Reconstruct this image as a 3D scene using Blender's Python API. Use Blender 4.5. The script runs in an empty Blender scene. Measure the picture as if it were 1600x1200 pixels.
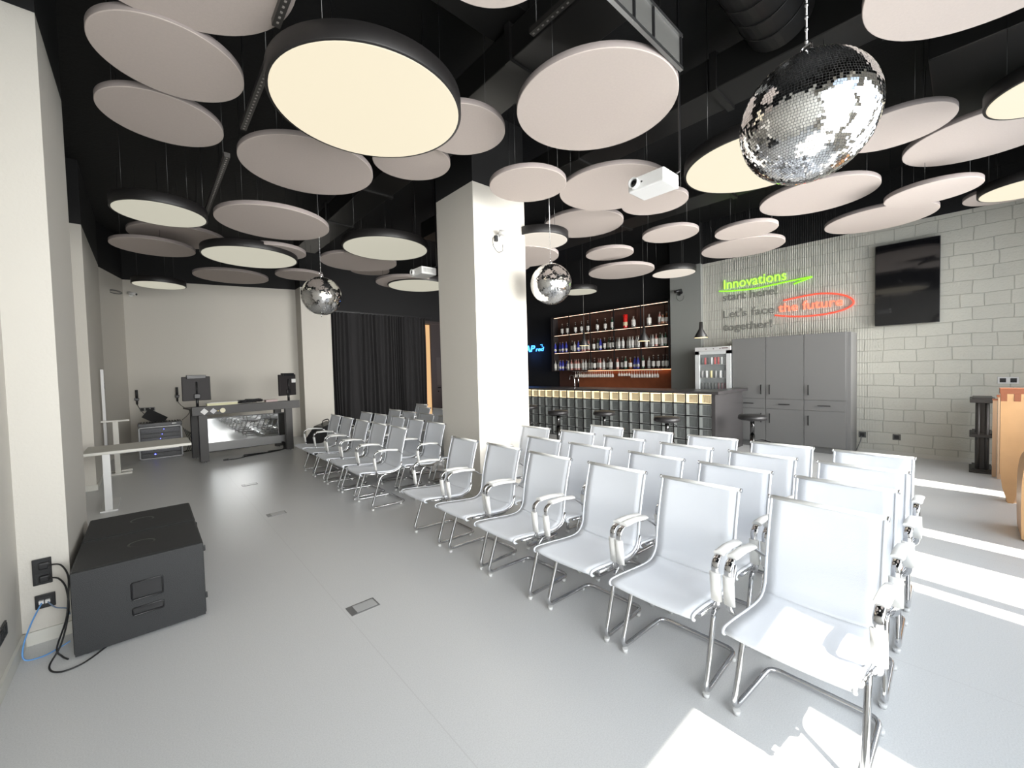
import bpy, bmesh, math, random
from mathutils import Vector, Matrix
PI = math.pi
random.seed(7)
EXPO, SKY, SUN, FILL, LAMP, LED, NEON, DEEP, SPR = 0.05, 1.2, 12.5, 84.0, .87, 4.0, 1.0, 64.0, 85

S = bpy.context.scene
C = S.collection

# ------------------------------------------------------------------ camera
AZ = math.radians(48.2)
def from_cal(v):                       # camera-azimuth frame -> room axes (X towards bar, Y towards stage)
    return Vector((v[0]*math.sin(AZ)+v[1]*math.cos(AZ), -v[0]*math.cos(AZ)+v[1]*math.sin(AZ), v[2]))
pit, rol = math.radians(-1.954), math.radians(-1.480)
fwd = Vector((0, math.cos(pit), math.sin(pit))); up0 = Vector((0, -math.sin(pit), math.cos(pit))); rt0 = Vector((1, 0, 0))
rt = rt0*math.cos(rol)+up0*math.sin(rol); up = up0*math.cos(rol)-rt0*math.sin(rol)
rt, up, fwd = from_cal(rt), from_cal(up), from_cal(fwd)
cam_data = bpy.data.cameras.new('camera'); cam = bpy.data.objects.new('camera', cam_data); C.objects.link(cam)
cam_data.sensor_width = 36; cam_data.sensor_fit = 'HORIZONTAL'; cam_data.lens = 639.07/1600*36
cam_data.clip_start = 0.02; cam_data.clip_end = 200
m = Matrix((( rt.x, up.x, -fwd.x, 0), (rt.y, up.y, -fwd.y, 0), (rt.z, up.z, -fwd.z, 1.6), (0, 0, 0, 1)))
cam.matrix_world = m
S.camera = cam

# ------------------------------------------------------------------ light and exposure
S.view_settings.view_transform = 'Standard'; S.view_settings.look = 'None'
S.view_settings.gamma = 1; S.view_settings.use_curve_mapping = False
S.view_settings.exposure = EXPO
try:
    S.cycles.use_denoising = True
    S.cycles.max_bounces = 8; S.cycles.diffuse_bounces = 5; S.cycles.glossy_bounces = 4
    S.cycles.sample_clamp_indirect = 8
except Exception: pass
w = bpy.data.worlds.new('daylight'); S.world = w; w.use_nodes = True
nt = w.node_tree; bg = nt.nodes['Background']
tc = nt.nodes.new('ShaderNodeTexCoord'); sp = nt.nodes.new('ShaderNodeSeparateXYZ'); cr = nt.nodes.new('ShaderNodeValToRGB')
nt.links.new(tc.outputs['Generated'], sp.inputs[0]); mr = nt.nodes.new('ShaderNodeMapRange')
mr.inputs[1].default_value = -1; mr.inputs[2].default_value = 1
nt.links.new(sp.outputs['Z'], mr.inputs[0]); nt.links.new(mr.outputs[0], cr.inputs[0]); nt.links.new(cr.outputs[0], bg.inputs[0])
e = cr.color_ramp.elements
e[0].position = 0.0; e[0].color = (0.42, 0.40, 0.36, 1)
e[1].position = 1.0; e[1].color = (0.55, 0.72, 1.0, 1)
x = e.new(0.47); x.color = (0.45, 0.45, 0.38, 1)
x = e.new(0.53); x.color = (0.75, 0.88, 1.0, 1)
bg.inputs[1].default_value = SKY
sun_d = bpy.data.lights.new('sun', 'SUN'); sun_d.energy = SUN; sun_d.angle = math.radians(0.55); sun_d.color = (1.0, 0.95, 0.84)
sun = bpy.data.objects.new('sun', sun_d); C.objects.link(sun)
sun.rotation_euler = Vector((0.09, 0.62, -1.0)).to_track_quat('-Z', 'Y').to_euler(); sun.location = (0, -8, 8)
def area(name, loc, target, sx, sy, power, col):
    d = bpy.data.lights.new(name, 'AREA'); d.shape = 'RECTANGLE'; d.size = sx; d.size_y = sy; d.energy = power; d.color = col
    o = bpy.data.objects.new(name, d); C.objects.link(o); o.location = loc
    o.rotation_euler = (Vector(target)-Vector(loc)).to_track_quat('-Z', 'Z').to_euler()
    return o
# fill lamps added along the near wall, some before solid wall, for more daylight
for a, b, soft, deep, aim in ((-.55, 1.94, 1.0, 1.15, 3.4), (2.2, 3.45, .45, .85, 4.4), (3.66, 5.21, .6, 1.0, 4.4), (5.5, 6.7, .6, 1.6, 5.5), (6.9, 8.6, .45, 1.5, 6.8)):
    area('daylight_fill', ((a+b)/2, -1.24, 1.8), ((a+b)/2, 4, 1.3), b-a, 3.0, FILL*soft, (0.84, 0.92, 1.0))
    o = area('daylight_fill', ((a+b)/2, -1.22, 2.0), (aim, 12, 1.9), b-a, 2.4, DEEP*deep, (1.0, 0.98, 0.94)); o.data.spread = math.radians(SPR)

# ------------------------------------------------------------------ materials
MC = {}
def mat(name, col=(.5,.5,.5), rough=.5, metal=0.0, emit=None, es=0.0, noise=0.0, nscale=30, bump=0.0, bscale=80, spec=.5, alpha=1.0, trans=0.0, coat=0.0):
    if name in MC: return MC[name]
    m = bpy.data.materials.new(name); m.use_nodes = True; MC[name] = m
    t = m.node_tree; b = t.nodes['Principled BSDF']
    b.inputs['Base Color'].default_value = (*col, 1); b.inputs['Roughness'].default_value = rough
    b.inputs['Metallic'].default_value = metal; b.inputs['Specular IOR Level'].default_value = spec
    b.inputs['Alpha'].default_value = alpha; b.inputs['Transmission Weight'].default_value = trans
    b.inputs['Coat Weight'].default_value = coat
    if emit: b.inputs['Emission Color'].default_value = (*emit, 1); b.inputs['Emission Strength'].default_value = es
    tcn = t.nodes.new('ShaderNodeTexCoord')
    if noise:
        n = t.nodes.new('ShaderNodeTexNoise'); n.inputs['Scale'].default_value = nscale; n.inputs['Detail'].default_value = 4
        t.links.new(tcn.outputs['Object'], n.inputs['Vector'])
        mx = t.nodes.new('ShaderNodeMix'); mx.data_type = 'RGBA'
        mx.inputs[6].default_value = (*[c*(1-noise) for c in col], 1); mx.inputs[7].default_value = (*[min(1, c*(1+noise)) for c in col], 1)
        t.links.new(n.outputs[0], mx.inputs[0]); t.links.new(mx.outputs[2], b.inputs['Base Color'])
    if bump:
        n = t.nodes.new('ShaderNodeTexNoise'); n.inputs['Scale'].default_value = bscale; n.inputs['Detail'].default_value = 3
        t.links.new(tcn.outputs['Object'], n.inputs['Vector'])
        bp = t.nodes.new('ShaderNodeBump'); bp.inputs['Strength'].default_value = bump; bp.inputs['Distance'].default_value = .01
        t.links.new(n.outputs[0], bp.inputs['Height']); t.links.new(bp.outputs[0], b.inputs['Normal'])
    return m
BLACK_PAINT = (.0045, .0045, .005)
def wall_paint(name, low, split=3.84, high=BLACK_PAINT, bump=.15):
    m = mat(name, low, .75, bump=bump, bscale=60); t = m.node_tree; b = t.nodes['Principled BSDF']
    g = t.nodes.new('ShaderNodeNewGeometry'); s = t.nodes.new('ShaderNodeSeparateXYZ'); t.links.new(g.outputs['Position'], s.inputs[0])
    c = t.nodes.new('ShaderNodeMath'); c.operation = 'GREATER_THAN'; c.inputs[1].default_value = split; t.links.new(s.outputs['Z'], c.inputs[0])
    mx = t.nodes.new('ShaderNodeMix'); mx.data_type = 'RGBA'; t.links.new(c.outputs[0], mx.inputs[0])
    mx.inputs[6].default_value = (*low, 1); mx.inputs[7].default_value = (*high, 1); t.links.new(mx.outputs[2], b.inputs['Base Color'])
    return m
M_wall = wall_paint('white_wall_paint', (.555, .53, .48))
M_gray = wall_paint('grey_wall_paint', (.26, .265, .25))
M_black = mat('black_paint', BLACK_PAINT, .7, bump=.3, bscale=25)
M_duct = mat('black_duct_paint', (.014, .0135, .013), .4)
M_blackwall = mat('black_wall_paint', (.008, .0078, .0085), .8)
M_trim = mat('white_trim', (.58, .57, .52), .5)
def floor_mat():
    m = mat('grey_vinyl', (.4, .4, .4), .34, bump=.03, bscale=12); t = m.node_tree; b = t.nodes['Principled BSDF']
    tcn = t.nodes.new('ShaderNodeTexCoord')
    v = t.nodes.new('ShaderNodeTexNoise'); v.inputs['Scale'].default_value = 170; v.inputs['Detail'].default_value = 2; t.links.new(tcn.outputs['Object'], v.inputs['Vector'])
    r = t.nodes.new('ShaderNodeValToRGB'); t.links.new(v.outputs[0], r.inputs[0])
    el = r.color_ramp.elements; el[0].position = .3; el[0].color = (.54, .545, .545, 1); el[1].position = .62; el[1].color = (.61, .615, .615, 1)
    # sheet seams of the vinyl
    s = t.nodes.new('ShaderNodeSeparateXYZ'); t.links.new(tcn.outputs['Object'], s.inputs[0])
    a = t.nodes.new('ShaderNodeMath'); a.operation = 'SUBTRACT'; a.inputs[1].default_value = .93; t.links.new(s.outputs['X'], a.inputs[0])
    md = t.nodes.new('ShaderNodeMath'); md.operation = 'PINGPONG'; md.inputs[1].default_value = 1.0; t.links.new(a.outputs[0], md.inputs[0])
    lt = t.nodes.new('ShaderNodeMath'); lt.operation = 'LESS_THAN'; lt.inputs[1].default_value = .0025; t.links.new(md.outputs[0], lt.inputs[0])
    mx = t.nodes.new('ShaderNodeMix'); mx.data_type = 'RGBA'; t.links.new(lt.outputs[0], mx.inputs[0]); t.links.new(r.outputs[0], mx.inputs[6]); mx.inputs[7].default_value = (.53, .53, .53, 1)
    t.links.new(mx.outputs[2], b.inputs['Base Color'])
    return m
M_floor = floor_mat()
def brick_mat():
    m = mat('painted_block_wall', (.42, .41, .36), .8); t = m.node_tree; b = t.nodes['Principled BSDF']
    g = t.nodes.new('ShaderNodeNewGeometry'); s = t.nodes.new('ShaderNodeSeparateXYZ'); t.links.new(g.outputs['Position'], s.inputs[0])
    cb = t.nodes.new('ShaderNodeCombineXYZ'); t.links.new(s.outputs['Y'], cb.inputs[0]); t.links.new(s.outputs['Z'], cb.inputs[1])
    nz = t.nodes.new('ShaderNodeTexNoise'); nz.inputs['Scale'].default_value = 2.2; t.links.new(cb.outputs[0], nz.inputs['Vector'])
    dv = t.nodes.new('ShaderNodeVectorMath'); dv.operation = 'SCALE'; dv.inputs['Scale'].default_value = .05; t.links.new(nz.outputs[1], dv.inputs[0])
    ad = t.nodes.new('ShaderNodeVectorMath'); ad.operation = 'ADD'; t.links.new(cb.outputs[0], ad.inputs[0]); t.links.new(dv.outputs[0], ad.inputs[1])
    br = t.nodes.new('ShaderNodeTexBrick'); t.links.new(ad.outputs[0], br.inputs['Vector'])
    br.inputs['Scale'].default_value = 1.0; br.inputs['Brick Width'].default_value = .40; br.inputs['Row Height'].default_value = .20
    br.inputs['Mortar Size'].default_value = .006; br.inputs['Mortar Smooth'].default_value = .5; br.offset = .5; br.offset_frequency = 2; br.squash = .62; br.squash_frequency = 3
    br.inputs['Color1'].default_value = (.56, .55, .485, 1); br.inputs['Color2'].default_value = (.52, .51, .45, 1); br.inputs['Mortar'].default_value = (.46, .45, .395, 1)
    t.links.new(br.outputs['Color'], b.inputs['Base Color'])
    inv = t.nodes.new('ShaderNodeMath'); inv.operation = 'SUBTRACT'; inv.inputs[0].default_value = 1; t.links.new(br.outputs['Fac'], inv.inputs[1])
    wv = t.nodes.new('ShaderNodeTexWave'); wv.inputs['Scale'].default_value = 9; wv.inputs['Distortion'].default_value = .3; t.links.new(cb.outputs[0], wv.inputs['Vector'])
    ramp = t.nodes.new('ShaderNodeMapRange'); ramp.inputs[1].default_value = .9; ramp.inputs[2].default_value = 2.2; t.links.new(s.outputs['Y'], ramp.inputs[0])
    wm = t.nodes.new('ShaderNodeMath'); wm.operation = 'MULTIPLY'; t.links.new(wv.outputs['Fac'], wm.inputs[0]); t.links.new(ramp.outputs[0], wm.inputs[1])
    n2 = t.nodes.new('ShaderNodeTexNoise'); n2.inputs['Scale'].default_value = 40; n2.inputs['Detail'].default_value = 5; t.links.new(cb.outputs[0], n2.inputs['Vector'])
    s1 = t.nodes.new('ShaderNodeMath'); s1.operation = 'MULTIPLY_ADD'; s1.inputs[1].default_value = .8; t.links.new(wm.outputs[0], s1.inputs[0]); t.links.new(inv.outputs[0], s1.inputs[2])
    s2 = t.nodes.new('ShaderNodeMath'); s2.operation = 'MULTIPLY_ADD'; s2.inputs[1].default_value = .5; t.links.new(n2.outputs[0], s2.inputs[0]); t.links.new(s1.outputs[0], s2.inputs[2])
    bp = t.nodes.new('ShaderNodeBump'); bp.inputs['Strength'].default_value = .8; bp.inputs['Distance'].default_value = .012
    t.links.new(s2.outputs[0], bp.inputs['Height']); t.links.new(bp.outputs[0], b.inputs['Normal'])
    # black band above the paint line
    c = t.nodes.new('ShaderNodeMath'); c.operation = 'GREATER_THAN'; c.inputs[1].default_value = 3.84; t.links.new(s.outputs['Z'], c.inputs[0])
    mx = t.nodes.new('ShaderNodeMix'); mx.data_type = 'RGBA'; t.links.new(c.outputs[0], mx.inputs[0]); t.links.new(br.outputs['Color'], mx.inputs[6]); mx.inputs[7].default_value = (*BLACK_PAINT, 1)
    t.links.new(mx.outputs[2], b.inputs['Base Color'])
    return m
M_brick = brick_mat()
M_panel = mat('felt_panel', (.46, .40, .365), .95, noise=.05, nscale=60, bump=.15, bscale=300)
M_paneledge = mat('felt_panel_edge', (.27, .235, .225), .95, noise=.05, nscale=60)
M_rim = mat('lamp_black_rim', (.009, .008, .008), .5)
M_lampon = mat('lamp_diffuser_lit', (.05, .05, .05), .6, emit=(1.0, .89, .66), es=LAMP)
M_lampdim = mat('lamp_diffuser_dimmed', (.15, .145, .13), .55, emit=(1.0, .96, .78), es=.48)
M_lampmid = mat('lamp_diffuser_half', (.15, .145, .13), .55, emit=(1.0, .90, .78), es=.68)
M_wire = mat('steel_wire', (.10, .10, .10), .4, metal=1)
M_mesh = mat('white_mesh_fabric', (.635, .66, .70), .55, bump=.25, bscale=500)
M_whitepad = mat('white_arm_pad', (.70, .70, .68), .35)
M_chrome = mat('chrome', (.60, .60, .61), .08, metal=1)
M_steel = mat('brushed_steel', (.6, .6, .6), .3, metal=1)
M_glide = mat('white_plastic', (.66, .66, .65), .4)
M_dark = mat('dark_grey_plastic', (.020, .021, .022), .6, bump=.3, bscale=250)
M_blackp = mat('black_plastic', (.012, .012, .013), .35)
M_blackleather = mat('black_seat_leather', (.018, .017, .018), .4, bump=.2, bscale=150)
M_cab = mat('grey_cabinet_laminate', (.185, .183, .18), .45)
M_handle = mat('black_handle', (.012, .012, .012), .3, metal=.6)
M_screen = mat('screen_glass', (.006, .006, .007), .08, coat=.5)
M_curtain = mat('black_curtain', (.018, .017, .018), .9, bump=.3, bscale=200)
M_wood = mat('birch_plywood', (.62, .36, .17), .4, noise=.12, nscale=6)
M_woodlight = mat('pale_wood', (.62, .43, .28), .45, noise=.08, nscale=5)
M_wooddark = mat('red_brown_wood', (.30, .10, .045), .4, noise=.2, nscale=8)
M_barwood = mat('shelf_brown_wood', (.075, .032, .022), .5, noise=.2, nscale=9)
M_copper = mat('rust_brown_splashback', (.28, .085, .035), .45, noise=.3, nscale=6)
M_counter = mat('bar_anthracite', (.045, .042, .043), .3)
M_led = mat('warm_led_strip', (1, .8, .6), .5, emit=(1.0, .70, .52), es=LED*.65)
M_ledbar = mat('bar_led_strip', (1, .8, .5), .5, emit=(1.0, .80, .50), es=LED*1.0)

# ------------------------------------------------------------------ mesh helpers
def box(bm, x0, x1, y0, y1, z0, z1, bevel=0, mi=0, M=None):
    r = bmesh.ops.create_cube(bm, size=1)
    vs = r['verts']
    for v in vs:
        v.co = Vector(((x0+x1)/2+v.co.x*(x1-x0), (y0+y1)/2+v.co.y*(y1-y0), (z0+z1)/2+v.co.z*(z1-z0)))
    fs = set(f for v in vs for f in v.link_faces)
    for f in fs: f.material_index = mi
    if bevel:
        es = list(set(e for v in vs for e in v.link_edges))
        r = bmesh.ops.bevel(bm, geom=es, offset=bevel, segments=2, profile=.5, affect='EDGES')
        vs = list(set(v for f in r['faces'] for v in f.verts) | set(v for v in vs if v.is_valid))
        for f in set(f for v in vs for f in v.link_faces): f.material_index = mi
    if M is not None: bmesh.ops.transform(bm, matrix=M, verts=list(set(vs)))
    return vs
def cyl(bm, p0, p1, r0, r1=None, n=16, mi=0, caps=True):
    p0 = Vector(p0); p1 = Vector(p1); r1 = r0 if r1 is None else r1
    d = p1-p0; q = d.to_track_quat('Z', 'Y').to_matrix().to_4x4(); q.translation = (p0+p1)/2
    r = bmesh.ops.create_cone(bm, cap_ends=caps, segments=n, radius1=r0, radius2=r1, depth=d.length, matrix=q)
    for f in set(f for v in r['verts'] for f in v.link_faces):
        f.material_index = mi; f.smooth = len(f.verts) == 4
    return r['verts']
def lathe(bm, prof, loc=(0,0,0), n=20, bands=None, smooth=True):
    rings = []; loc = Vector(loc)
    for r, z in prof:
        rings.append([bm.verts.new(loc+Vector((r*math.cos(2*PI*i/n), r*math.sin(2*PI*i/n), z))) for i in range(n)])
    for k in range(len(rings)-1):
        for i in range(n):
            f = bm.faces.new((rings[k][i], rings[k][(i+1)%n], rings[k+1][(i+1)%n], rings[k+1][i])); f.smooth = smooth
            if bands: f.material_index = bands[k]
    f = bm.faces.new(rings[0][::-1]);  f.material_index = bands[0] if bands else 0
    f = bm.faces.new(rings[-1]); f.material_index = bands[-1] if bands else 0
def spline(pts, n=6, closed=False):
    P = [Vector(p) for p in pts]; out = []; N = len(P)
    rng = range(N) if closed else range(N-1)
    for i in rng:
        if closed: a, b, c, d = P[(i-1)%N], P[i], P[(i+1)%N], P[(i+2)%N]
        else: a, b, c, d = P[max(i-1,0)], P[i], P[i+1], P[min(i+2,N-1)]
        for k in range(n):
            t = k/n
            out.append(.5*((2*b)+(c-a)*t+(2*a-5*b+4*c-d)*t*t+(-a+3*b-3*c+d)*t**3))
    if not closed: out.append(P[-1])
    return out
def fillet(pts, r=.03, n=5, closed=False):
    P = [Vector(p) for p in pts]; out = []; N = len(P)
    for i, p in enumerate(P):
        if not closed and i in (0, N-1): out.append(p); continue
        a = P[(i-1)%N]-p; b = P[(i+1)%N]-p
        rr = min(r, a.length*.45, b.length*.45); s = p+a.normalized()*rr; e = p+b.normalized()*rr
        for k in range(n+1):
            t = k/n; out.append((1-t)**2*s+2*t*(1-t)*p+t*t*e)
    return out
def tube(bm, pts, r, n=8, closed=False, mi=0, ry=None, upv=None):
    P = [Vector(p) for p in pts]; N = len(P); rings = []
    ref = Vector(upv) if upv else None; prev = None
    for i, p in enumerate(P):
        if closed: t = P[(i+1)%N]-P[(i-1)%N]
        else: t = P[min(i+1,N-1)]-P[max(i-1,0)]
        if t.length < 1e-9: t = Vector((0,0,1))
        t.normalize()
        if ref: u = ref-t*ref.dot(t)
        elif prev is not None: u = prev-t*prev.dot(t)
        else: u = t.orthogonal()
        if u.length < 1e-6: u = t.orthogonal()
        u.normalize(); prev = u; v = t.cross(u)
        rings.append([bm.verts.new(p+u*math.cos(2*PI*k/n)*r+v*math.sin(2*PI*k/n)*(ry or r)) for k in range(n)])
    M = N if closed else N-1
    for i in range(M):
        for k in range(n):
            f = bm.faces.new((rings[i][k], rings[i][(k+1)%n], rings[(i+1)%N][(k+1)%n], rings[(i+1)%N][k])); f.smooth = True; f.material_index = mi
    if not closed:
        bm.faces.new(rings[0][::-1]).material_index = mi; bm.faces.new(rings[-1]).material_index = mi
def prism(bm, pts, d, mi=0):
    a = [bm.verts.new(Vector(p)) for p in pts]; d = Vector(d); b = [bm.verts.new(v.co+d) for v in a]; n = len(a)
    fs = [bm.faces.new(a), bm.faces.new(b[::-1])]
    for i in range(n): fs.append(bm.faces.new((a[i], b[i], b[(i+1)%n], a[(i+1)%n])))
    for f in fs: f.material_index = mi
def B(): return bmesh.new()
def obj(name, bm, mats, parent=None, loc=None, rz=None):
    bmesh.ops.recalc_face_normals(bm, faces=bm.faces[:])
    me = bpy.data.meshes.new(name); bm.to_mesh(me); bm.free()
    for m_ in (mats if isinstance(mats, (list, tuple)) else [mats]): me.materials.append(m_)
    o = bpy.data.objects.new(name, me); C.objects.link(o)
    if parent: o.parent = parent
    if loc is not None: o.location = loc
    if rz is not None: o.rotation_euler = (0, 0, rz)
    return o
def parts(name, bm, m_, parent):
    """every connected piece of the mesh becomes a child of its own"""
    bm.verts.index_update(); bm.verts.ensure_lookup_table(); seen = set(); out = []
    for v in bm.verts:
        if v.index in seen: continue
        st = [v]; comp = {v.index: v}
        while st:
            a = st.pop()
            for e_ in a.link_edges:
                b = e_.other_vert(a)
                if b.index not in comp: comp[b.index] = b; st.append(b)
        seen |= set(comp); nb = B(); mp = {i: nb.verts.new(q.co) for i, q in comp.items()}
        for f in set(f for q in comp.values() for f in q.link_faces):
            nf = nb.faces.new([mp[q.index] for q in f.verts]); nf.smooth = f.smooth; nf.material_index = f.material_index
        out.append(obj(name, nb, m_, parent))
    bm.free(); return out
def tag(o, label=None, cat=None, group=None, kind=None):
    if label: o['label'] = label
    if cat: o['category'] = cat
    if group: o['group'] = group
    if kind: o['kind'] = kind
    return o
def thing(name, label, cat, loc=(0,0,0), rz=0, group=None):
    o = bpy.data.objects.new(name, None); C.objects.link(o); o.empty_display_size = .1
    o.location = loc; o.rotation_euler = (0, 0, rz)
    return tag(o, label, cat, group)
def struct(name, bm, m_): return tag(obj(name, bm, m_), kind='structure')
def dup(root, loc, rz, label, group=None):
    r = root.copy(); C.objects.link(r); r.location = loc; r.rotation_euler = (0, 0, rz); r['label'] = label
    if group: r['group'] = group
    for ch in list(root.children):
        c = ch.copy(); C.objects.link(c); c.parent = r
        for g in list(ch.children):
            d = g.copy(); C.objects.link(d); d.parent = c
    return r
def onebox(name, dims, m_, parent=None, bevel=0): 
    bm = B(); box(bm, *dims, bevel=bevel); return obj(name, bm, m_, parent)
def text_mesh(name, body, size, mtl, ext=.01, off=0.0, parent=None, width=None, height=None, shear=0):
    cu = bpy.data.curves.new('t', 'FONT'); cu.body = body; cu.size = size; cu.extrude = ext; cu.offset = off; cu.shear = shear; cu.resolution_u = 4
    o = bpy.data.objects.new('t', cu); C.objects.link(o); bpy.context.view_layer.update()
    dg = bpy.context.evaluated_depsgraph_get(); me = bpy.data.meshes.new_from_object(o.evaluated_get(dg))
    bpy.data.objects.remove(o); me.name = name
    xs = [v.co.x for v in me.vertices]; ys = [v.co.y for v in me.vertices]
    sx = width/(max(xs)-min(xs)) if width else 1; sy = height/(max(ys)-min(ys)) if height else sx
    x0 = min(xs)
    for v in me.vertices: v.co.x = (v.co.x-x0)*sx; v.co.y *= sy
    me.materials.clear(); me.materials.append(mtl)
    n = bpy.data.objects.new(name, me); C.objects.link(n)
    if parent: n.parent = parent
    return n
ORD = ['first','second','third','fourth','fifth','sixth','seventh','eighth','ninth','tenth','eleventh','twelfth','thirteenth','fourteenth','fifteenth','sixteenth','seventeenth','eighteenth','nineteenth','twentieth','twenty-first','twenty-second','twenty-third','twenty-fourth','twenty-fifth','twenty-sixth','twenty-seventh','twenty-eighth','twenty-ninth','thirtieth','thirty-first','thirty-second','thirty-third','thirty-fourth','thirty-fifth','thirty-sixth','thirty-seventh','thirty-eighth','thirty-ninth','fortieth']

# ------------------------------------------------------------------ room shell
H = 4.75
bm = B(); box(bm, -.9, 9.9, -1.5, 13.0, -.1, 0); struct('floor', bm, M_floor)
bm = B(); box(bm, -.9, 9.9, -1.5, 13.0, H, H+.1); struct('ceiling', bm, M_black)
bm = B()
box(bm, -.8, -.62, -1.5, 3.8, 0, H); box(bm, -.95, -.8, 3.8, 12.8, 0, H)
box(bm, -.8, -.41, 3.8, 4.86, 0, H); box(bm, -.8, -.60, 8.5, 11.3, 0, H)
struct('wall_left', bm, M_wall)
bm = B()
prism(bm, [(-.3, 12.60, 0), (3.0, 11.76, 0), (3.0, 12.9, 0), (-.3, 12.9, 0)], (0, 0, H)); prism(bm, [(-.64, 11.3, 0), (-.3, 12.6, 0), (-.3, 12.9, 0), (-.95, 12.9, 0), (-.95, 11.3, 0)], (0, 0, H))
box(bm, 3.0, 3.72, 11.30, 12.8, 0, H)
struct('wall_back', bm, M_wall)
bm = B(); box(bm, 3.72, 6.95, 12.4, 12.8, 0, H); box(bm, 8.3, 9.9, 12.4, 12.8, 0, H); box(bm, 6.95, 8.3, 12.4, 12.8, 3.27, H)
box(bm, 9.55, 9.9, 4.6, 12.8, 0, H)
struct('wall_back_black', bm, M_blackwall)
bm = B(); box(bm, 9.33, 9.9, -1.5, 3.97, 0, H); struct('wall_right', bm, M_brick)
bm = B(); box(bm, 9.2, 9.55, 3.97, 4.67, 0, H); struct('wall_right_pier', bm, M_gray)
# near wall with the window openings (behind the camera)
bm = B(); yw0, yw1 = -1.45, -1.3
for a, b in ((-.8, .1), (1.97, 3.66), (3.82, 3.92), (4.5, 4.96), (5.21, 6.86), (7.41, 9.4)): box(bm, a, b, yw0, yw1, 0, 3.68)
box(bm, -.8, 9.4, yw0, yw1, 3.68, H)
struct('wall_front', bm, M_wall)
bm = B(); box(bm, 2.96, 3.80, 3.92, 4.73, 0, H, bevel=.004); struct('wall_column', bm, M_wall)
bm = B()
box(bm, 9.315, 9.33, -1.3, 1.30, 0, .07); struct('baseboard_right', bm, M_trim)
bm = B()
box(bm, -.62, -.605, -1.3, 3.8, 0, .08); box(bm, -.62, -.398, 3.788, 3.8, 0, .08); box(bm, -.41, -.398, 3.8, 4.86, 0, .08)
box(bm, -.8, -.788, 4.86, 8.5, 0, .08); box(bm, -.8, -.588, 8.488, 8.5, 0, .08); box(bm, -.6, -.588, 8.5, 11.3, 0, .08)
struct('baseboard_left', bm, M_trim)
bm = B(); box(bm, 2.948, 2.96, 3.91, 4.73, 0, .07); box(bm, 2.948, 3.8, 3.908, 3.92, 0, .07); struct('baseboard_column', bm, M_trim)
# outdoor ground seen in reflections
# corridor behind the curtain opening; its warm light is painted as wall emission
bm = B(); box(bm, 6.5, 8.7, 12.95, 13.0, 0, H); box(bm, 6.5, 8.7, 12.8, 12.95, 3.6, H); struct('wall_corridor', bm, mat('corridor_glow_wall', (.75, .5, .28), .6, emit=(1.0, .62, .30), es=.80))

# ------------------------------------------------------------------ ceiling services
DUCTS = []
def ceil_at(x, y): return min([H]+[d[4] for d in DUCTS if d[0] <= x <= d[1] and d[2] <= y <= d[3]])
def ductbox(label, dims, bands=()):
    DUCTS.append(dims)
    t = thing('air_duct', label, 'air duct', ((dims[0]+dims[1])/2, (dims[2]+dims[3])/2, dims[4]))
    ox, oy, oz = t.location
    onebox('duct_casing', (dims[0]-ox, dims[1]-ox, dims[2]-oy, dims[3]-oy, dims[4]-oz, dims[5]-oz), M_duct, t, .008)
    for k in bands:
        if dims[1]-dims[0] > dims[3]-dims[2]: d = (k-.03-ox, k+.03-ox, dims[2]-.025-oy, dims[3]+.025-oy, -.025, dims[5]-oz+.025)
        else: d = (dims[0]-.025-ox, dims[1]+.025-ox, k-.03-oy, k+.03-oy, -.025, dims[5]-oz+.025)
        onebox('flange', d, M_duct, t)
ductbox('black rectangular air duct above the big disco ball', (4.03, 4.43, -.6, 7.0, 4.15, 4.45), (.45, 1.6, 3.2, 4.8))
ductbox('broad black air duct above the front window corner', (5.0, 6.6, -1.2, .25, 4.1, 4.6), (-.5,))
ductbox('black rectangular air duct beside the cable tray', (2.30, 2.70, 1.3, 9.0, 4.1, 4.36), (2.5, 4.0, 5.5, 7.0))
ductbox('black rectangular duct running across above the largest round lamp', (.6, 3.4, 2.35, 2.75, 4.42, 4.66), (1.0, 2.4))
ductbox('long black duct above the bar stools', (6.3, 6.8, 1.0, 11.0, 4.15, 4.5), (2.4, 4.2, 6.1, 8.0))
t = thing('spiral_duct', 'black round spiral duct ending at the duct over the big disco ball', 'air duct', (3.95, 1.05, 4.40))
bm = B(); cyl(bm, (-2.2, 0, 0), (0, 0, 0), .24, n=32); obj('duct_pipe', bm, M_duct, t)
bm = B()
for k in range(11): 
    cyl(bm, (-2.2+k*.2, 0, 0), (-2.19+k*.2, 0, 0), .247, n=32)
parts('spiral_seam', bm, M_duct, t)
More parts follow.
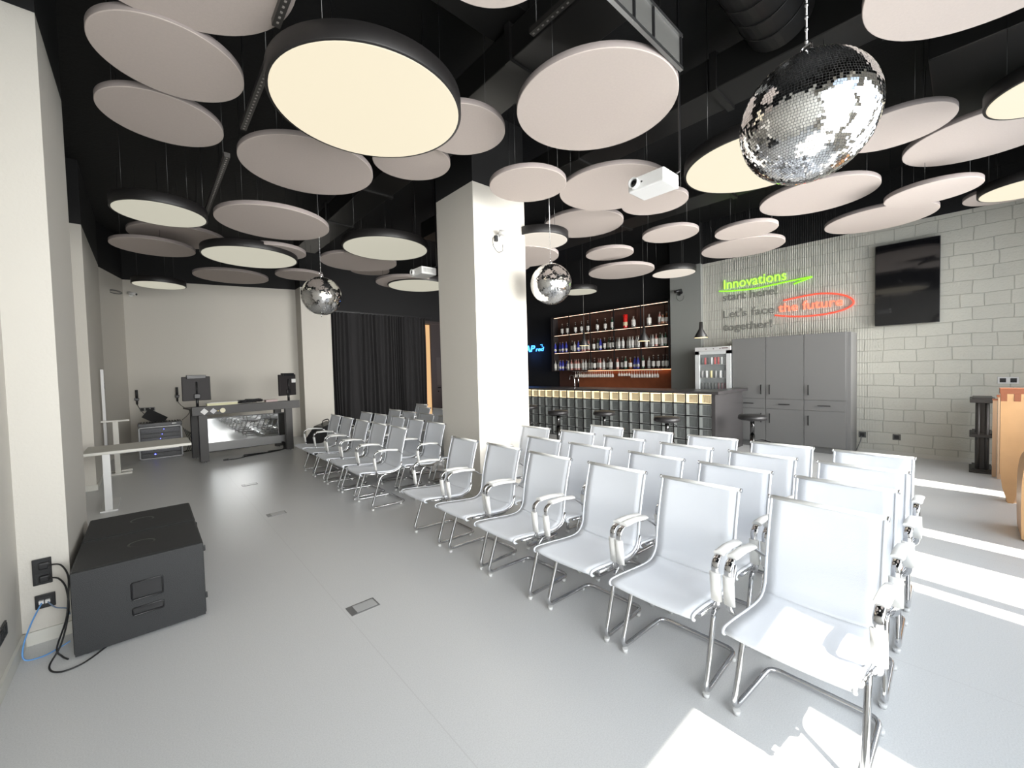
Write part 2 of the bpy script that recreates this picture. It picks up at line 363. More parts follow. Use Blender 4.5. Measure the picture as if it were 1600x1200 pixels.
# cable tray
t = thing('cable_tray', 'grey metal cable tray with bright rails beside the spiral duct', 'cable tray', (2.3, 1.32, 3.6))
bm = B()
for z in (0, .215): box(bm, -1.6, .5, -.012, .012, z, z+.022)
parts('rail', bm, M_steel, t)
bm = B()
for x in (-1.3, -.9, -.5, -.1, .12, .48): box(bm, x, x+.012, -.01, .01, .02, .215)
parts('post', bm, M_blackp, t)
onebox('side_panel', (-1.6, .48, .004, .009, .02, .215), mat('galvanised_panel', (.09, .09, .085), .5), t)
bm = B()
for x in (-.9, .1): cyl(bm, (x, 0, .23), (x, 0, 1.15), .005, n=6)
parts('hanger', bm, M_wire, t)
def rail(label, x, y0, y1, z):
    t = thing('mounting_rail', label, 'rail', (x, (y0+y1)/2, z))
    L = (y1-y0)/2
    bm = B(); box(bm, -.022, .022, -L, L, 0, .04); obj('channel', bm, mat('dark_rail_steel', (.09,.085,.08), .5, metal=.6), t)
    bm = B(); n = int(L*2/.045)
    for i in range(n): box(bm, -.006, .006, -L+.02+i*.045, -L+.036+i*.045, -.001, 0)
    obj('slot_row', bm, mat('slot_bright', (.28, .26, .24), .5), t)
    bm = B()
    for y in (-L*.8, L*.8): cyl(bm, (0, y, .04), (0, y, 4.75-z), .004, n=6)
    parts('hanger', bm, M_wire, t)
rail('long perforated steel rail left of the largest round lamp', .66, 1.6, 2.75, 3.66)
rail('perforated steel rail hanging just left of the largest lamp', .70, 3.1, 4.1, 3.68)
rail('thin steel rail hanging beyond the two left ceiling panels', .62, 4.4, 6.6, 3.55)
rail('perforated steel rail above the panel in front of the column', 2.15, 1.6, 2.1, 3.98)
rail('short steel rail over the round lamp by the curtain', 2.9, 6.9, 8.6, 3.95)

# ------------------------------------------------------------------ round ceiling panels and lamps
DISCS = [
 ('L1', 1.193, 2.691, 3.357, 0.6, 'on', 'largest lit round lamp with black rim, upper left of centre'),
 ('D2', 2.658, 1.937, 3.59, 0.6, 'panel', 'large pinkish round panel right of the largest lamp, under the cable tray'),
 ('D3', 3.055, 3.09, 3.512, 0.4, 'panel', 'small round panel overlapping the top of the white column'),
 ('D4', 0.215, 3.526, 3.68, 0.4, 'panel', 'tilted-looking round panel nearest the left wall, upper of two'),
 ('D5', 0.196, 4.385, 3.7, 0.4, 'panel', 'round panel below the uppermost left one, near the left wall'),
 ('D6', 1.299, 4.397, 3.649, 0.6, 'panel', 'large round panel tucked under the lower left of the largest lamp'),
 ('D7', 6.264, 1.278, 3.629, 0.6, 'panel', 'large round panel directly below the big disco ball'),
 ('T1', 0.116, 2.576, 3.7, 0.6, 'panel', 'large round panel cut by the top edge at the left'),
 ('D41', 2.222, 3.09, 3.769, 0.4, 'panel', 'small round panel peeking out right of the largest lamp'),
 ('D42', 2.194, 3.949, 3.816, 0.4, 'panel', 'small round panel peeking out below the largest lamp'),
 ('L2', 0.195, 5.781, 3.358, 0.4, 'off', 'black-rimmed round lamp with dim face nearest the left pilaster'),
 ('D10', 1.235, 5.6, 3.427, 0.6, 'panel', 'large round panel right of the left dim lamp, left of centre'),
 ('D11', 0.473, 8.135, 3.769, 0.6, 'panel', 'dark shaded round panel behind and below the left dim lamp'),
 ('D12', 0.177, 8.262, 3.588, 0.5, 'panel', 'small grey round panel below the left dim lamp'),
 ('L3', 1.228, 7.048, 3.341, 0.6, 'off', 'wide black-rimmed dim lamp above the mixing desk area'),
 ('D13', 1.491, 6.784, 3.406, 0.4, 'panel', 'sliver of round panel behind the wide lamp over the desk area'),
 ('D14', 1.305, 9.391, 3.502, 0.6, 'panel', 'dark round panel low over the back wall, left of the left disco ball'),
 ('D15', 2.209, 8.3, 3.444, 0.4, 'panel', 'round panel half hidden above the left disco ball'),
 ('L4', 0.269, 10.304, 3.384, 0.4, 'off', 'farthest left black-rimmed lamp in front of the back wall'),
 ('L5', 2.717, 5.742, 3.423, 0.6, 'off', 'black-rimmed dim lamp immediately left of the column'),
 ('D16', 2.74, 6.816, 3.457, 0.6, 'panel', 'round panel under the lamp left of the column, right of the disco ball'),
 ('D17', 3.702, 8.642, 3.813, 0.4, 'panel', 'thin edge of a round panel above the black curtain'),
 ('D18', 4.028, 7.631, 3.418, 0.6, 'panel', 'dark round panel above the right half of the black curtain'),
 ('L6', 4.297, 7.662, 3.396, 0.6, 'off', 'black-rimmed lamp partly hidden behind the column at its left'),
 ('L7', 4.138, 3.991, 3.367, 0.4, 'mid', 'black-rimmed lamp directly above the disco ball beside the column'),
 ('D20', 4.442, 4.703, 3.352, 0.6, 'panel', 'shaded round panel under the lamp right of the column'),
 ('D21', 5.097, 3.97, 3.793, 0.6, 'panel', 'round panel behind the lamp right of the column'),
 ('D22', 4.083, 2.754, 3.635, 0.6, 'panel', 'large round panel behind the near white projector'),
 ('D23', 4.899, 2.682, 3.667, 0.4, 'panel', 'small round panel below the near white projector'),
 ('D24', 6.0, 3.037, 3.583, 0.4, 'panel', 'small round panel high above the bar shelf, right of the projector'),
 ('D25', 6.044, 4.152, 3.548, 0.4, 'panel', 'small round panel above the middle of the bar shelf'),
 ('D26', 6.788, 4.415, 3.401, 0.6, 'panel', 'large dark round panel above the bar shelf'),
 ('L8', 7.749, 3.858, 3.395, 0.4, 'mid', 'black-rimmed small lamp above the right end of the bar shelf'),
 ('L9', 7.596, 6.06, 3.37, 0.4, 'off', 'black-rimmed lamp just right of the disco ball beside the column'),
 ('L10', 4.137, 1.268, 3.372, 0.6, 'on', 'bright round lamp left of and behind the big disco ball'),
 ('D30', 5.224, 0.475, 3.712, 0.4, 'panel', 'small round panel right of the big disco ball'),
 ('D8', 6.143, -0.102, 3.734, 0.6, 'panel', 'large round panel crossing the right edge below the bright corner lamp'),
 ('L11', 4.789, -0.457, 3.446, 0.4, 'on', 'bright black-rimmed lamp cut by the right edge, upper one'),
 ('D9', 7.718, 0.865, 3.565, 0.6, 'panel', 'large round panel lowest above the brick wall and the black display'),
 ('D31', 6.721, 0.304, 3.479, 0.4, 'panel', 'small round panel overlapping the panel above the black display'),
 ('D32', 8.27, -0.369, 3.678, 0.45, 'panel', 'round panel behind the lower bright lamp at the right edge'),
 ('L12', 7.538, -0.447, 3.504, 0.4, 'on', 'bright black-rimmed lamp cut by the right edge, lower one'),
 ('D33', 3.323, -0.154, 3.643, 0.6, 'panel', 'large round panel in the top right corner'),
 ('D34', 6.535, 2.167, 3.51, 0.4, 'panel', 'small round panel above the green sign, upper of two'),
 ('D35', 7.385, 2.511, 3.501, 0.6, 'panel', 'round panel above the green sign, lower of two'),
 ('T2', 1.292, 1.499, 3.595, 0.35, 'panel', 'round panel cut by the top edge above the middle'),
 ('D28', 4.93, 5.55, 3.45, 0.4, 'panel', 'small dark panel edge seen between the column and the disco ball beside it'),
]
def make_disc(kind, R, thick):
    if kind == 'panel':
        bm = B(); lathe(bm, [(R-.004, 0), (R, .004), (R, thick-.004), (R-.004, thick)], n=72, bands=[0, 1, 1]); p = [('panel_disc', bm, [M_panel, M_paneledge])]
    else:
        bm = B(); lathe(bm, [(R-.012, 0), (R+.004, 0), (R+.006, .004), (R+.006, .10), (R, .105)], n=72); bm2 = B(); lathe(bm2, [(R-.02, -.004), (R-.012, -.001), (R-.012, .02)], n=72)
        p = [('rim', bm, M_rim), ('diffuser', bm2, {'on': M_lampon, 'off': M_lampdim, 'mid': M_lampmid}[kind])]  # every lamp glows; view-angle dimming is put into the emission strength
    return p
proto = {}
for name, x, y, z, R, kind, label in DISCS:
    thick = .05 if kind == 'panel' else .105
    key = (kind, R)
    if key not in proto:
        t = thing('ceiling_panel' if kind == 'panel' else 'ceiling_lamp', label, 'acoustic panel' if kind == 'panel' else 'ceiling lamp', (x, y, z), 0, 'round acoustic panels' if kind == 'panel' else 'round ceiling lamps')
        for n_, b_, m_ in make_disc(kind, R, thick): obj(n_, b_, m_, t)
        proto[key] = t
    else:
        t = dup(proto[key], (x, y, z), 0, label)
        for c in list(t.children):
            if c.name.startswith('suspension'): bpy.data.objects.remove(c)
    for k in range(3):
        a = .5+k*2*PI/3+x; bm = B(); cyl(bm, (R*.8*math.cos(a), R*.8*math.sin(a), thick-.004), (R*.8*math.cos(a), R*.8*math.sin(a), ceil_at(x+R*.8*math.cos(a), y+R*.8*math.sin(a))-z), .0022, n=5)
        obj('suspension_wire', bm, M_wire, t)

# ------------------------------------------------------------------ disco balls
def ball_parts(R):
    bm = B(); bmesh.ops.create_uvsphere(bm, u_segments=48, v_segments=24, radius=R-.003)
    core = bm
    tl = B(); rows = 74; s = PI*R/rows
    rnd = random.Random(3)
    for i in range(1, rows):
        th = PI*i/rows; r = R*math.sin(th); z = R*math.cos(th); n = max(3, int(2*PI*r/s))
        off = rnd.random()
        for k in range(n):
            ph = 2*PI*(k+off)/n
            nrm = Vector((math.sin(th)*math.cos(ph), math.sin(th)*math.sin(ph), math.cos(th))); c = nrm*R
            nn = (nrm+Vector((rnd.gauss(0,.035), rnd.gauss(0,.035), rnd.gauss(0,.035)))).normalized()
            u = Vector((-math.sin(ph), math.cos(ph), 0)); u = (u-nn*u.dot(nn)).normalized(); v = nn.cross(u)
            h = s*.44
            q = [tl.verts.new(c+u*a*h+v*b*h) for a, b in ((-1,-1),(1,-1),(1,1),(-1,1))]
            tl.faces.new(q)
    return core, tl
M_mirror = mat('mirror_tile', (.92, .91, .90), .02, metal=1)
M_grout = mat('ball_core', (.10, .10, .10), .5)
core, tl = ball_parts(.25)
t0 = thing('disco_ball', 'large mirrored disco ball nearest the camera, upper right', 'disco ball', (2.14, .47, 2.63), 0, 'mirrored disco balls')
for f in core.faces: f.smooth = True
obj('ball_core', core, M_grout, t0)
me = bpy.data.meshes.new('mirror_tiles'); tl.to_mesh(me); tl.free(); me.materials.append(M_mirror)
o = bpy.data.objects.new('mirror_tiles', me); C.objects.link(o); o.parent = t0
bm = B(); cyl(bm, (0,0,.245), (0,0,.262), .03, n=16); tube(bm, fillet([(0,0,.26),(0,.018,.28),(0,.018,.305),(0,-.018,.315),(0,-.018,.28),(0,0,.27)], .01), .004, 6); obj('top_hook', bm, M_chrome, t0)
bm = B(); cyl(bm, (0,0,.31), (0,0,2.11), .003, n=6)
for k in range(12): cyl(bm, (0,0,.32+k*.05), (0,0,.33+k*.05), .006, n=6)
obj('chain', bm, M_steel, t0)
t1 = dup(t0, (1.79, 5.76, 2.65), 1.1, 'mirrored disco ball left of the black curtain')
bm = B(); tube(bm, [(.02*math.cos(a*PI/6)-.06, 0, -.262+.02*math.sin(a*PI/6)) for a in range(12)], .0035, 6, closed=True); obj('bottom_ring', bm, M_chrome, t1)
dup(t0, (3.75, 3.43, 2.64), 2.3, 'mirrored disco ball right beside the white column')

# ------------------------------------------------------------------ projectors
def projector(label, x, y, z):
    t = thing('projector', label, 'projector', (x, y, z), 0, 'ceiling projectors')
    onebox('body', (-.115, .115, -.145, .145, 0, .10), M_glide, t, .01)
    bm = B(); lathe(bm, [(.040, 0), (.040, .035), (.034, .037), (.030, .02)], n=28); o = obj('lens_ring', bm, M_glide, t); o.rotation_euler = (0, -PI/2, 0); o.location = (-.112, .085, .052)
    bm = B(); lathe(bm, [(.001, .024), (.015, .028), (.030, .020), (.030, .012)][::-1], n=28); o = obj('lens', bm, M_screen, t); o.rotation_euler = (0, -PI/2, 0); o.location = (-.112, .085, .052)
    bm = B(); cyl(bm, (-.118, .03, .05), (-.114, .03, .05), .007, n=12); obj('sensor', bm, M_blackp, t)
    bm = B()
    for k in range(9): box(bm, -.085+k*.018, -.078+k*.018, .1445, .1465, .025, .08)
    for k in range(9): box(bm, -.085+k*.018, -.078+k*.018, -.1465, -.1445, .025, .08)
    obj('vent_grille', bm, mat('vent_grey', (.25,.25,.24), .5), t)
    bm = B(); box(bm, -.07, .07, -.07, .07, .10, .112); tube(bm, [(.085,-.125,.10), (.12,-.15,.13), (.12,-.15,.2), (.12,-.15,H-z)], .008, 8); obj('ceiling_mount', bm, M_blackp, t)
projector('white projector hanging right of the column, in front of round panels', 2.93, 1.61, 2.93)
projector('small white projector hanging left of the column near the curtain', 2.93, 5.05, 2.93)
# ------------------------------------------------------------------ chairs (facing -X)
def make_chair():
    t = thing('conference_chair', 'c', 'chair')
    prof = spline([(-.085,0,.425), (-.115,0,.445), (-.10,0,.462), (0,0,.455), (.14,0,.438), (.26,0,.428), (.33,0,.437), (.375,0,.475), (.392,0,.54), (.405,0,.62), (.435,0,.75), (.475,0,.885), (.482,0,.905)], 4)
    # sling: seat and backrest fabric
    def sling(a, b, name):
        bm = B(); P = prof[a:b]; ny = 8; g = []
        for p in P:
            row = []
            for k in range(ny+1):
                y = -.222+.444*k/ny; sag = .010*(1-(2*k/ny-1)**2)
                row.append(bm.verts.new((p.x+(sag if p.z > .47 else 0), y, p.z-(sag if p.z < .47 else 0))))
            g.append(row)
        for i in range(len(P)-1):
            for k in range(ny):
                f = bm.faces.new((g[i][k], g[i][k+1], g[i+1][k+1], g[i+1][k])); f.smooth = True
        o = obj(name, bm, M_mesh, t); md = o.modifiers.new('s', 'SOLIDIFY'); md.thickness = .005; md.offset = 0
        return o
    sling(0, 27, 'seat'); sling(26, len(prof), 'backrest')
    bm = B()
    for s in (-1, 1): tube(bm, [p+Vector((0, s*.221, -.002)) for p in prof[2:]], .0075, 8)
    parts('side_rail', bm, M_mesh, t)
    bm = B(); cyl(bm, (.482, -.232, .905), (.482, .232, .905), .0105, n=10); obj('top_bar', bm, M_whitepad, t)
    bm = B()
    for s in (-1, 1): cyl(bm, (.482, s*.228, .905), (.482, s*.236, .905), .0125, n=10)
    parts('bar_cap', bm, M_chrome, t)
    # seat carrier bars below the seat
    bm = B()
    for s in (-1, 1): tube(bm, fillet([(-.05, s*.225, .437), (.10, s*.228, .422), (.27, s*.228, .408), (.375, s*.228, .44), (.395, s*.228, .52)], .04), .0105, 8)
    cyl(bm, (.05, -.228, .415), (.05, .228, .415), .011, n=10); cyl(bm, (.27, -.228, .405), (.27, .228, .405), .011, n=10)
    obj('seat_frame', bm, M_chrome, t)
    # cantilever legs
    bm = B(); r = .0125
    pts = [(.30, .205, .395), (.13, .222, .395), (0.0, .228, .032), (.43, .215, .022), (.43, -.215, .022), (0.0, -.228, .032), (.13, -.222, .395), (.30, -.205, .395)]
    tube(bm, fillet(pts, .055, 6), r, 10); obj('cantilever_leg', bm, M_chrome, t)
    for s in (-1, 1):
        for x in (.022, .37):
            bm = B(); cyl(bm, (x, s*.222, 0), (x, s*.222, .022), .014, .017, n=10); obj('foot_glide', bm, M_glide, t)
    # armrests: chrome loop with white pads
    for s in (-1, 1):
        y = s*.262
        bm = B(); path = fillet([(.10, s*.232, .405), (.055, y, .45), (.035, y, .665), (.095, y, .695), (.33, y, .672), (.40, s*.235, .615)], .045, 6)
        tube(bm, path, .018, 8, ry=.006, upv=(0, 1, 0)); o = obj('armrest', bm, M_chrome, t)
        bm = B(); tube(bm, fillet([(.053, y, .48), (.038, y, .62)], .01), .026, 10, ry=.013, upv=(0, 1, 0))
        tube(bm, fillet([(.085, y, .695), (.20, y, .694), (.325, y, .677)], .02), .026, 10, ry=.013, upv=(0, 1, 0)); obj('arm_pad', bm, M_whitepad, o)
    return t
ch = make_chair()
ROWX = [1.92, 2.45, 2.98, 3.52]
NEAR = [.475, 1.055, 1.625, 2.25, 2.83, 3.455]
FAR = [4.85, 5.42, 6.0, 6.62, 7.18]
seats = []
rn = ['front row by the aisle', 'second row', 'third row', 'back row nearest the bar']
for r in range(4):
    for i, y in enumerate(NEAR):
        if r == 1 and i == 5: continue
        if r == 3 and i == 5: continue
        seats.append((ROWX[r], y, 'white mesh armchair, %s, %s seat from the sunlit end' % (rn[r], ORD[i]), 'white mesh chairs on the near side of the column'))
for r in range(4):
    for i, y in enumerate(FAR):
        if r == 2 and i == 1: pass
        if r == 3 and i in (0, 1): continue
        seats.append((ROWX[r]+(.6 if r == 3 else 0)*1.0*(.15) - (.02 if r == 0 else 0), y, 'white mesh armchair beyond the column, %s, %s from the column' % (rn[r], ORD[i]), 'white mesh chairs beyond the column'))
seats.append((3.95, 7.9, 'white mesh armchair standing apart in front of the right edge of the curtain', None))
rc = random.Random(5)
for i, (x, y, lab, grp) in enumerate(seats):
    loc = (x+rc.uniform(-.008, .008), y, 0); rz = rc.uniform(-.015, .015)
    if i == 0:
        loc = (x, y, 0); rz = -.03
        ch.location = loc; ch.rotation_euler = (0, 0, rz); ch['label'] = lab; ch['group'] = grp
    else:
        c = dup(ch, loc, rz, lab, grp)
        if not grp and 'group' in c: del c['group']

# ------------------------------------------------------------------ floor boxes
for i, (x, y, lab) in enumerate(((1.046, 2.767, 'near flush floor socket lid on the open grey floor'), (1.065, 5.355, 'middle flush floor socket lid, level with the far chairs'), (1.084, 7.124, 'farthest flush floor socket lid, in front of the desk'))):
    t = thing('floor_socket', lab, 'floor socket', (x, y, 0), 0, 'floor socket lids')
    bm = B(); box(bm, -.097, .097, -.062, .062, 0, .003, bevel=.001); obj('frame', bm, mat('floor_socket_frame', (.20, .20, .20), .4, metal=.3), t)
    onebox('lid', (-.055, .085, -.047, .047, .003, .0045), mat('floor_socket_lid', (.42, .425, .425), .35), t)

# ------------------------------------------------------------------ subwoofers
def sub(label, y):
    t = thing('subwoofer', label, 'loudspeaker', (-.067, y, 0), 0, 'black subwoofers')
    bm = B(); w2 = .308; d = .59; h = .49
    z0 = .012
    # cabinet with pocket handles in its near side
    def ring(a, b): return a, b
    xs = [-w2, -.055, .098, w2]; 
    box(bm, -w2, w2, .012, d, z0, z0+h, bevel=.012)
    obj('cabinet', bm, M_dark, t)
    bm = B()   # near face plate around the two handle pockets
    hx0, hx1 = -.055, .096; zs = [(.148, .200), (.244, .357)]
    z = z0+.004
    for a, b in ((z, .148), (.200, .244), (.357, z0+h-.004)): box(bm, hx0, hx1, 0, .02, a, b)
    box(bm, -w2+.006, hx0, 0, .02, z, z0+h-.004); box(bm, hx1, w2-.006, 0, .02, z, z0+h-.004)
    obj('side_panel', bm, M_dark, t)
    for a, b in zs:
        bm = B(); box(bm, hx0, hx1, .004, .0125, a, b); 
        tube(bm, [(hx0+.01, .0, a+.003), (hx0+.003, 0, a+.015), (hx0+.003, 0, b-.01), (hx0+.01, 0, b-.003), (hx1-.01, 0, b-.003), (hx1-.003, 0, b-.01), (hx1-.003, 0, a+.01), (hx1-.01, 0, a+.003)], .005, 6, closed=True)
        obj('pocket_handle', bm, mat('handle_recess_shade', (.006, .006, .007), .3), t)  # pocket darkened to paint the shade of the recess
    bm = B(); lathe(bm, [(.075, 0), (.07, .002), (.05, .001)], n=32); o = obj('stand_cup', bm, M_blackp, t); o.location = (0, .3, z0+h-.0015)
    bm = B(); box(bm, w2-.01, w2+.018, .12, .135, .4, .44, bevel=.004); box(bm, w2-.01, w2+.018, .12, .135, .07, .11, bevel=.004)
    parts('foot_bump', bm, M_blackp, t)
    bm = B()
    for x in (-.25, .25):
        for yy in (.05, .55): cyl(bm, (x, yy, 0), (x, yy, .015), .02, n=12)
    parts('foot', bm, M_blackp, t)
    return t
sub('black subwoofer nearest the camera with two pocket handles', 3.41)
sub('black subwoofer directly behind the nearest one, along the left wall', 4.02)

# sockets by the subwoofer
def socket(label, origin, u, n, cols, rows, pw=.075, frame=M_blackp, inner=M_dark, grp=None):
    """wall plate: origin centre, u = horizontal direction, n = out of the wall"""
    t = thing('wall_socket', label, 'wall socket', origin, 0, grp)
    u = Vector(u); n = Vector(n); R = Matrix((u, n, Vector((0,0,1)))).transposed().to_4x4()
    t.rotation_euler = R.to_euler()
    W = cols*pw/2; Hh = rows*pw/2
    onebox('cover_plate', (-W, W, 0, .009, -Hh, Hh), frame, t, .003)
    for i in range(cols):
        for j in range(rows):
            cx = -W+pw*(i+.5); cz = -Hh+pw*(j+.5)
            bm = B(); box(bm, cx-.03, cx+.03, .009, .012, cz-.03, cz+.03, bevel=.001)
            cyl(bm, (cx, .012, cz), (cx, .0135, cz), .021, n=20); obj('insert', bm, inner, t)
    return t
s1 = socket('black double wall socket with two plugs, low on the left pilaster', (-.523, 3.788, .44), (-1, 0, 0), (0, -1, 0), 1, 2, .08)
s2 = socket('black data socket with a blue cable below the double socket', (-.518, 3.788, .255), (-1, 0, 0), (0, -1, 0), 1, 1, .085)
bm = B(); box(bm, -.022, -.002, .012, .03, -.008, .012); box(bm, .004, .024, .012, .03, -.008, .012); parts('data_plug', bm, M_glide, s2)
socket('black wall socket low on the left wall beside the image edge', (-.62, 3.36, .29), (0, -1, 0), (1, 0, 0), 2, 1, .08)
for z, w_ in ((.48, 'upper'), (.40, 'lower')):
    bm = B(); box(bm, -.535, -.49, 3.745, 3.776, z-.02, z+.02, bevel=.008)
    tag(obj('power_plug', bm, M_blackp), 'black plug in the %s half of the double wall socket by the subwoofer' % w_, 'plug', 'plugs in the double socket')
def cable(label, pts, r, m_, cat='cable', name='cable'):
    bm = B(); tube(bm, spline(pts, 8), r, 7); return tag(obj(name, bm, m_), label, cat)
M_blue = mat('blue_cable', (.12, .30, .62), .4)
M_cable = mat('black_cable', (.012, .012, .013), .45)
cable('black power cable from the upper plug down behind the subwoofer', [(-.49, 3.75, .48), (-.44, 3.72, .475), (-.405, 3.66, .42), (-.40, 3.6, .34), (-.41, 3.56, .2), (-.46, 3.6, .02), (-.43, 3.5, .008), (-.40, 3.44, .006)], .0045, M_cable)
cable('black power cable from the lower plug looping onto the floor', [(-.49, 3.75, .40), (-.45, 3.72, .392), (-.415, 3.66, .34), (-.405, 3.6, .22), (-.43, 3.5, .08), (-.47, 3.42, .008), (-.42, 3.32, .006), (-.33, 3.33, .006), (-.24, 3.44, .006)], .0045, M_cable)
cable('blue network cable hanging in a loop from the data socket', [(-.53, 3.755, .255), (-.56, 3.68, .19), (-.585, 3.60, .10), (-.58, 3.56, .03), (-.52, 3.58, .006), (-.46, 3.62, .006), (-.41, 3.64, .02)], .004, M_blue)
cable('thin grey-blue network cable running from the data socket behind the subwoofer', [(-.505, 3.755, .255), (-.47, 3.72, .22), (-.42, 3.68, .21), (-.40, 3.6, .2)], .0035, mat('grey_blue_cable', (.14, .20, .30), .4))

# ------------------------------------------------------------------ left tables
t = thing('standing_table', 'long white table jutting out from the left wall', 'table', (-.1, 7.3, 0))
onebox('tabletop', (-.50, .52, -.36, .34, .705, .74), M_trim, t, .006)
onebox('leg', (-.335, -.265, -.33, -.26, .02, .705), M_glide, t, .004); onebox('foot', (-.38, -.22, -.34, .34, 0, .02), M_glide, t, .004)
onebox('crossbar', (-.33, .40, -.05, 0, .66, .705), M_glide, t)
t = thing('desk_frame', 'white T-shaped desk frame standing against the left wall behind the table', 'desk frame', (-.44, 9.62, 0))
onebox('top_bar', (-.15, .20, -.03, .03, .90, .925), M_trim, t); onebox('column', (-.01, .06, -.03, .03, .03, .90), M_trim, t, .003)
onebox('foot', (-.15, .20, -.05, -.02, 0, .03), M_trim, t); onebox('rear_foot', (-.15, .20, .25, .28, 0, .03), M_trim, t); onebox('foot_link', (-.01, .06, -.03, .27, .005, .03), M_trim, t)
t = thing('upright_post', 'narrow white post leaning against the left wall behind the table', 'post', (-.555, 9.88, 0))
onebox('post_body', (-.02, .02, -.025, .025, 0, 1.79), M_glide, t, .003)
onebox('latch', (.02, .027, -.012, .012, 1.45, 1.56), M_blackp, t)

# ------------------------------------------------------------------ equipment rack
t = thing('equipment_rack', 'aluminium-edged flight case rack of amplifiers with blue lights by the back wall', 'equipment rack', (.18, 10.85, 0))
M_alu = mat('aluminium_edge', (.15, .15, .15), .35, metal=.7)
bm = B(); box(bm, -.33, .33, .03, .45, .02, .64); obj('case', bm, M_blackp, t)
bm = B()
for x in (-.335, .315): box(bm, x, x+.02, 0, .03, .01, .655)
for z in (.01, .635): box(bm, -.335, .335, 0, .03, z, z+.02)
for x in (-.335, .315): box(bm, x, x+.02, .44, .46, .01, .655)
parts('edge_profile', bm, M_alu, t)
M_amp = mat('amp_front', (.04, .04, .045), .4, metal=.3); M_ledb = mat('blue_led', (.1, .1, 1), .5, emit=(.08, .10, 1.0), es=9)
for k, (z, h) in enumerate(((.04, .085), (.135, .12), (.27, .06), (.345, .085), (.445, .07), (.53, .085))):
    bm = B(); box(bm, -.30, .30, .008, .035, z, z+h, bevel=.004); u = obj('rack_unit', bm, M_amp if k % 2 else mat('amp_dark', (.012, .012, .014), .4), t)
    bm = B()
    for j in range(10): cyl(bm, (-.24+j*.05, .001, z+h/2), (-.24+j*.05, .010, z+h/2), .012, n=10)
    parts('knob', bm, M_alu if k in (1,) else M_blackp, u)
    bm = B(); cyl(bm, (-.10+k*.03, 0, z+h*.7), (-.10+k*.03, .009, z+h*.7), .006 if k else .012, n=8); obj('indicator_light', bm, M_ledb, u)
bm = B(); box(bm, -.32, .34, .02, .46, 0, .02); obj('caster_base', bm, M_blackp, t)
t = thing('sound_mixer', 'black sound mixer lying on top of the equipment rack', 'sound mixer', (.18, 10.87, .656))
onebox('mixer_body', (-.34, .34, 0, .42, 0, .07), M_blackp, t, .008); 
bm = B()
for i in range(14):
    for j in range(5): cyl(bm, (-.29+i*.044, .06+j*.07, .07), (-.29+i*.044, .06+j*.07, .082), .007, n=6)
obj('knob_field', bm, M_dark, t); onebox('bright_label', (.18, .25, -.002, 0, .025, .05), M_glide, t)
bm = B(); box(bm, -.18, .18, 0, .012, 0, .22); o = tag(obj('tablet', bm, M_blackp), 'black tablet propped up on the mixer against the back wall', 'tablet'); o.location = (.05, 11.22, .73); o.rotation_euler = (-.4, .62, 0)
def yback(x): return 12.60-(x+.3)*(.84/3.3)
for i, (x, z, lab) in enumerate(((-.17, 1.04, 'left black microphone hanging on the back wall'), (.53, 1.07, 'right black microphone hanging on the back wall'))):
    y = yback(x)-.03
    t = thing('microphone', lab, 'microphone', (x, y, z), 0, 'microphones on the back wall')
    bm = B(); cyl(bm, (0,0,0), (0,0,.17), .018, .022, n=12); obj('handle', bm, M_blackp, t)
    bm = B(); cyl(bm, (0,0,.17), (0,0,.33), .026, .024, n=12); obj('grille', bm, M_dark, t)
    bm = B(); box(bm, -.04, .04, -.02, .04, .09, .15, bevel=.01); obj('wall_clip', bm, M_blackp, t)
cable('thin black cable from the left microphone to the rack', [(-.17, 12.5, 1.04), (-.12, 12.3, .93), (-.05, 11.8, .85), (.05, 11.3, .75)], .006, M_cable)
cable('thin black cable curving from the right microphone to the rack', [(.53, 12.34, 1.07), (.60, 12.25, .96), (.72, 12.1, .86), (.68, 11.8, .78), (.55, 11.4, .70)], .006, M_cable)
socket('grey triple socket strip on the back wall above the rack', (.0, yback(0)-.012, .92), (-.969, .247, 0), (-.247, -.969, 0), 3, 1, .09, mat('grey_plate', (.28, .28, .27), .5), M_dark)
bm = B()
for k in range(9): tube(bm, spline([(.55+.03*k, 11.25, .55-.03*k), (.62+.03*k, 11.2+.02*k, .3), (.60+.035*k, 11.15, .08), (.5+.04*k, 11.3, .02)], 5), .007, 5)
tag(obj('cable_bundle', bm, M_cable), 'tangle of black cables hanging down the right side of the rack', 'cables')

# ------------------------------------------------------------------ desk with mirror front
ang = .105; DX, DY = .765, 9.62
t = thing('dj_desk', 'dark grey desk with thick beam top and stickers, mirror below', 'desk', (DX, DY, 0), ang)
M_desk = mat('desk_anthracite', (.045, .043, .042), .5); L = 1.50
onebox('front_beam', (-.165, L+.22, -.06, .02, .90, 1.065), M_desk, t, .004); onebox('worktop', (-.165, L+.22, .02, .75, 1.0, 1.03), M_desk, t)
for x in (-.067, L-.067):
    onebox('leg', (x, x+.134, -.04, .06, 0.02, .90), M_desk, t, .004); onebox('rear_leg', (x, x+.134, .62, .72, .02, 1.0), M_desk, t)
bm = B()
for x in (.01, L): cyl(bm, (x, 0, 0), (x, 0, .02), .03, n=12); cyl(bm, (x, .67, 0), (x, .67, .02), .03, n=12)
parts('leg_glide', bm, M_chrome, t)
for k, (x, s) in enumerate(((.0, .062), (.14, .055))):
    bm = B(); box(bm, -s*.72, s*.72, -.0635, -.0605, -s*.72, s*.72); o = obj('sticker', bm, M_glide if k == 0 else mat('grey_sticker', (.55, .55, .56), .5), t); o.location = (x+.02, 0, .968); o.rotation_euler = (0, PI/4, 0)
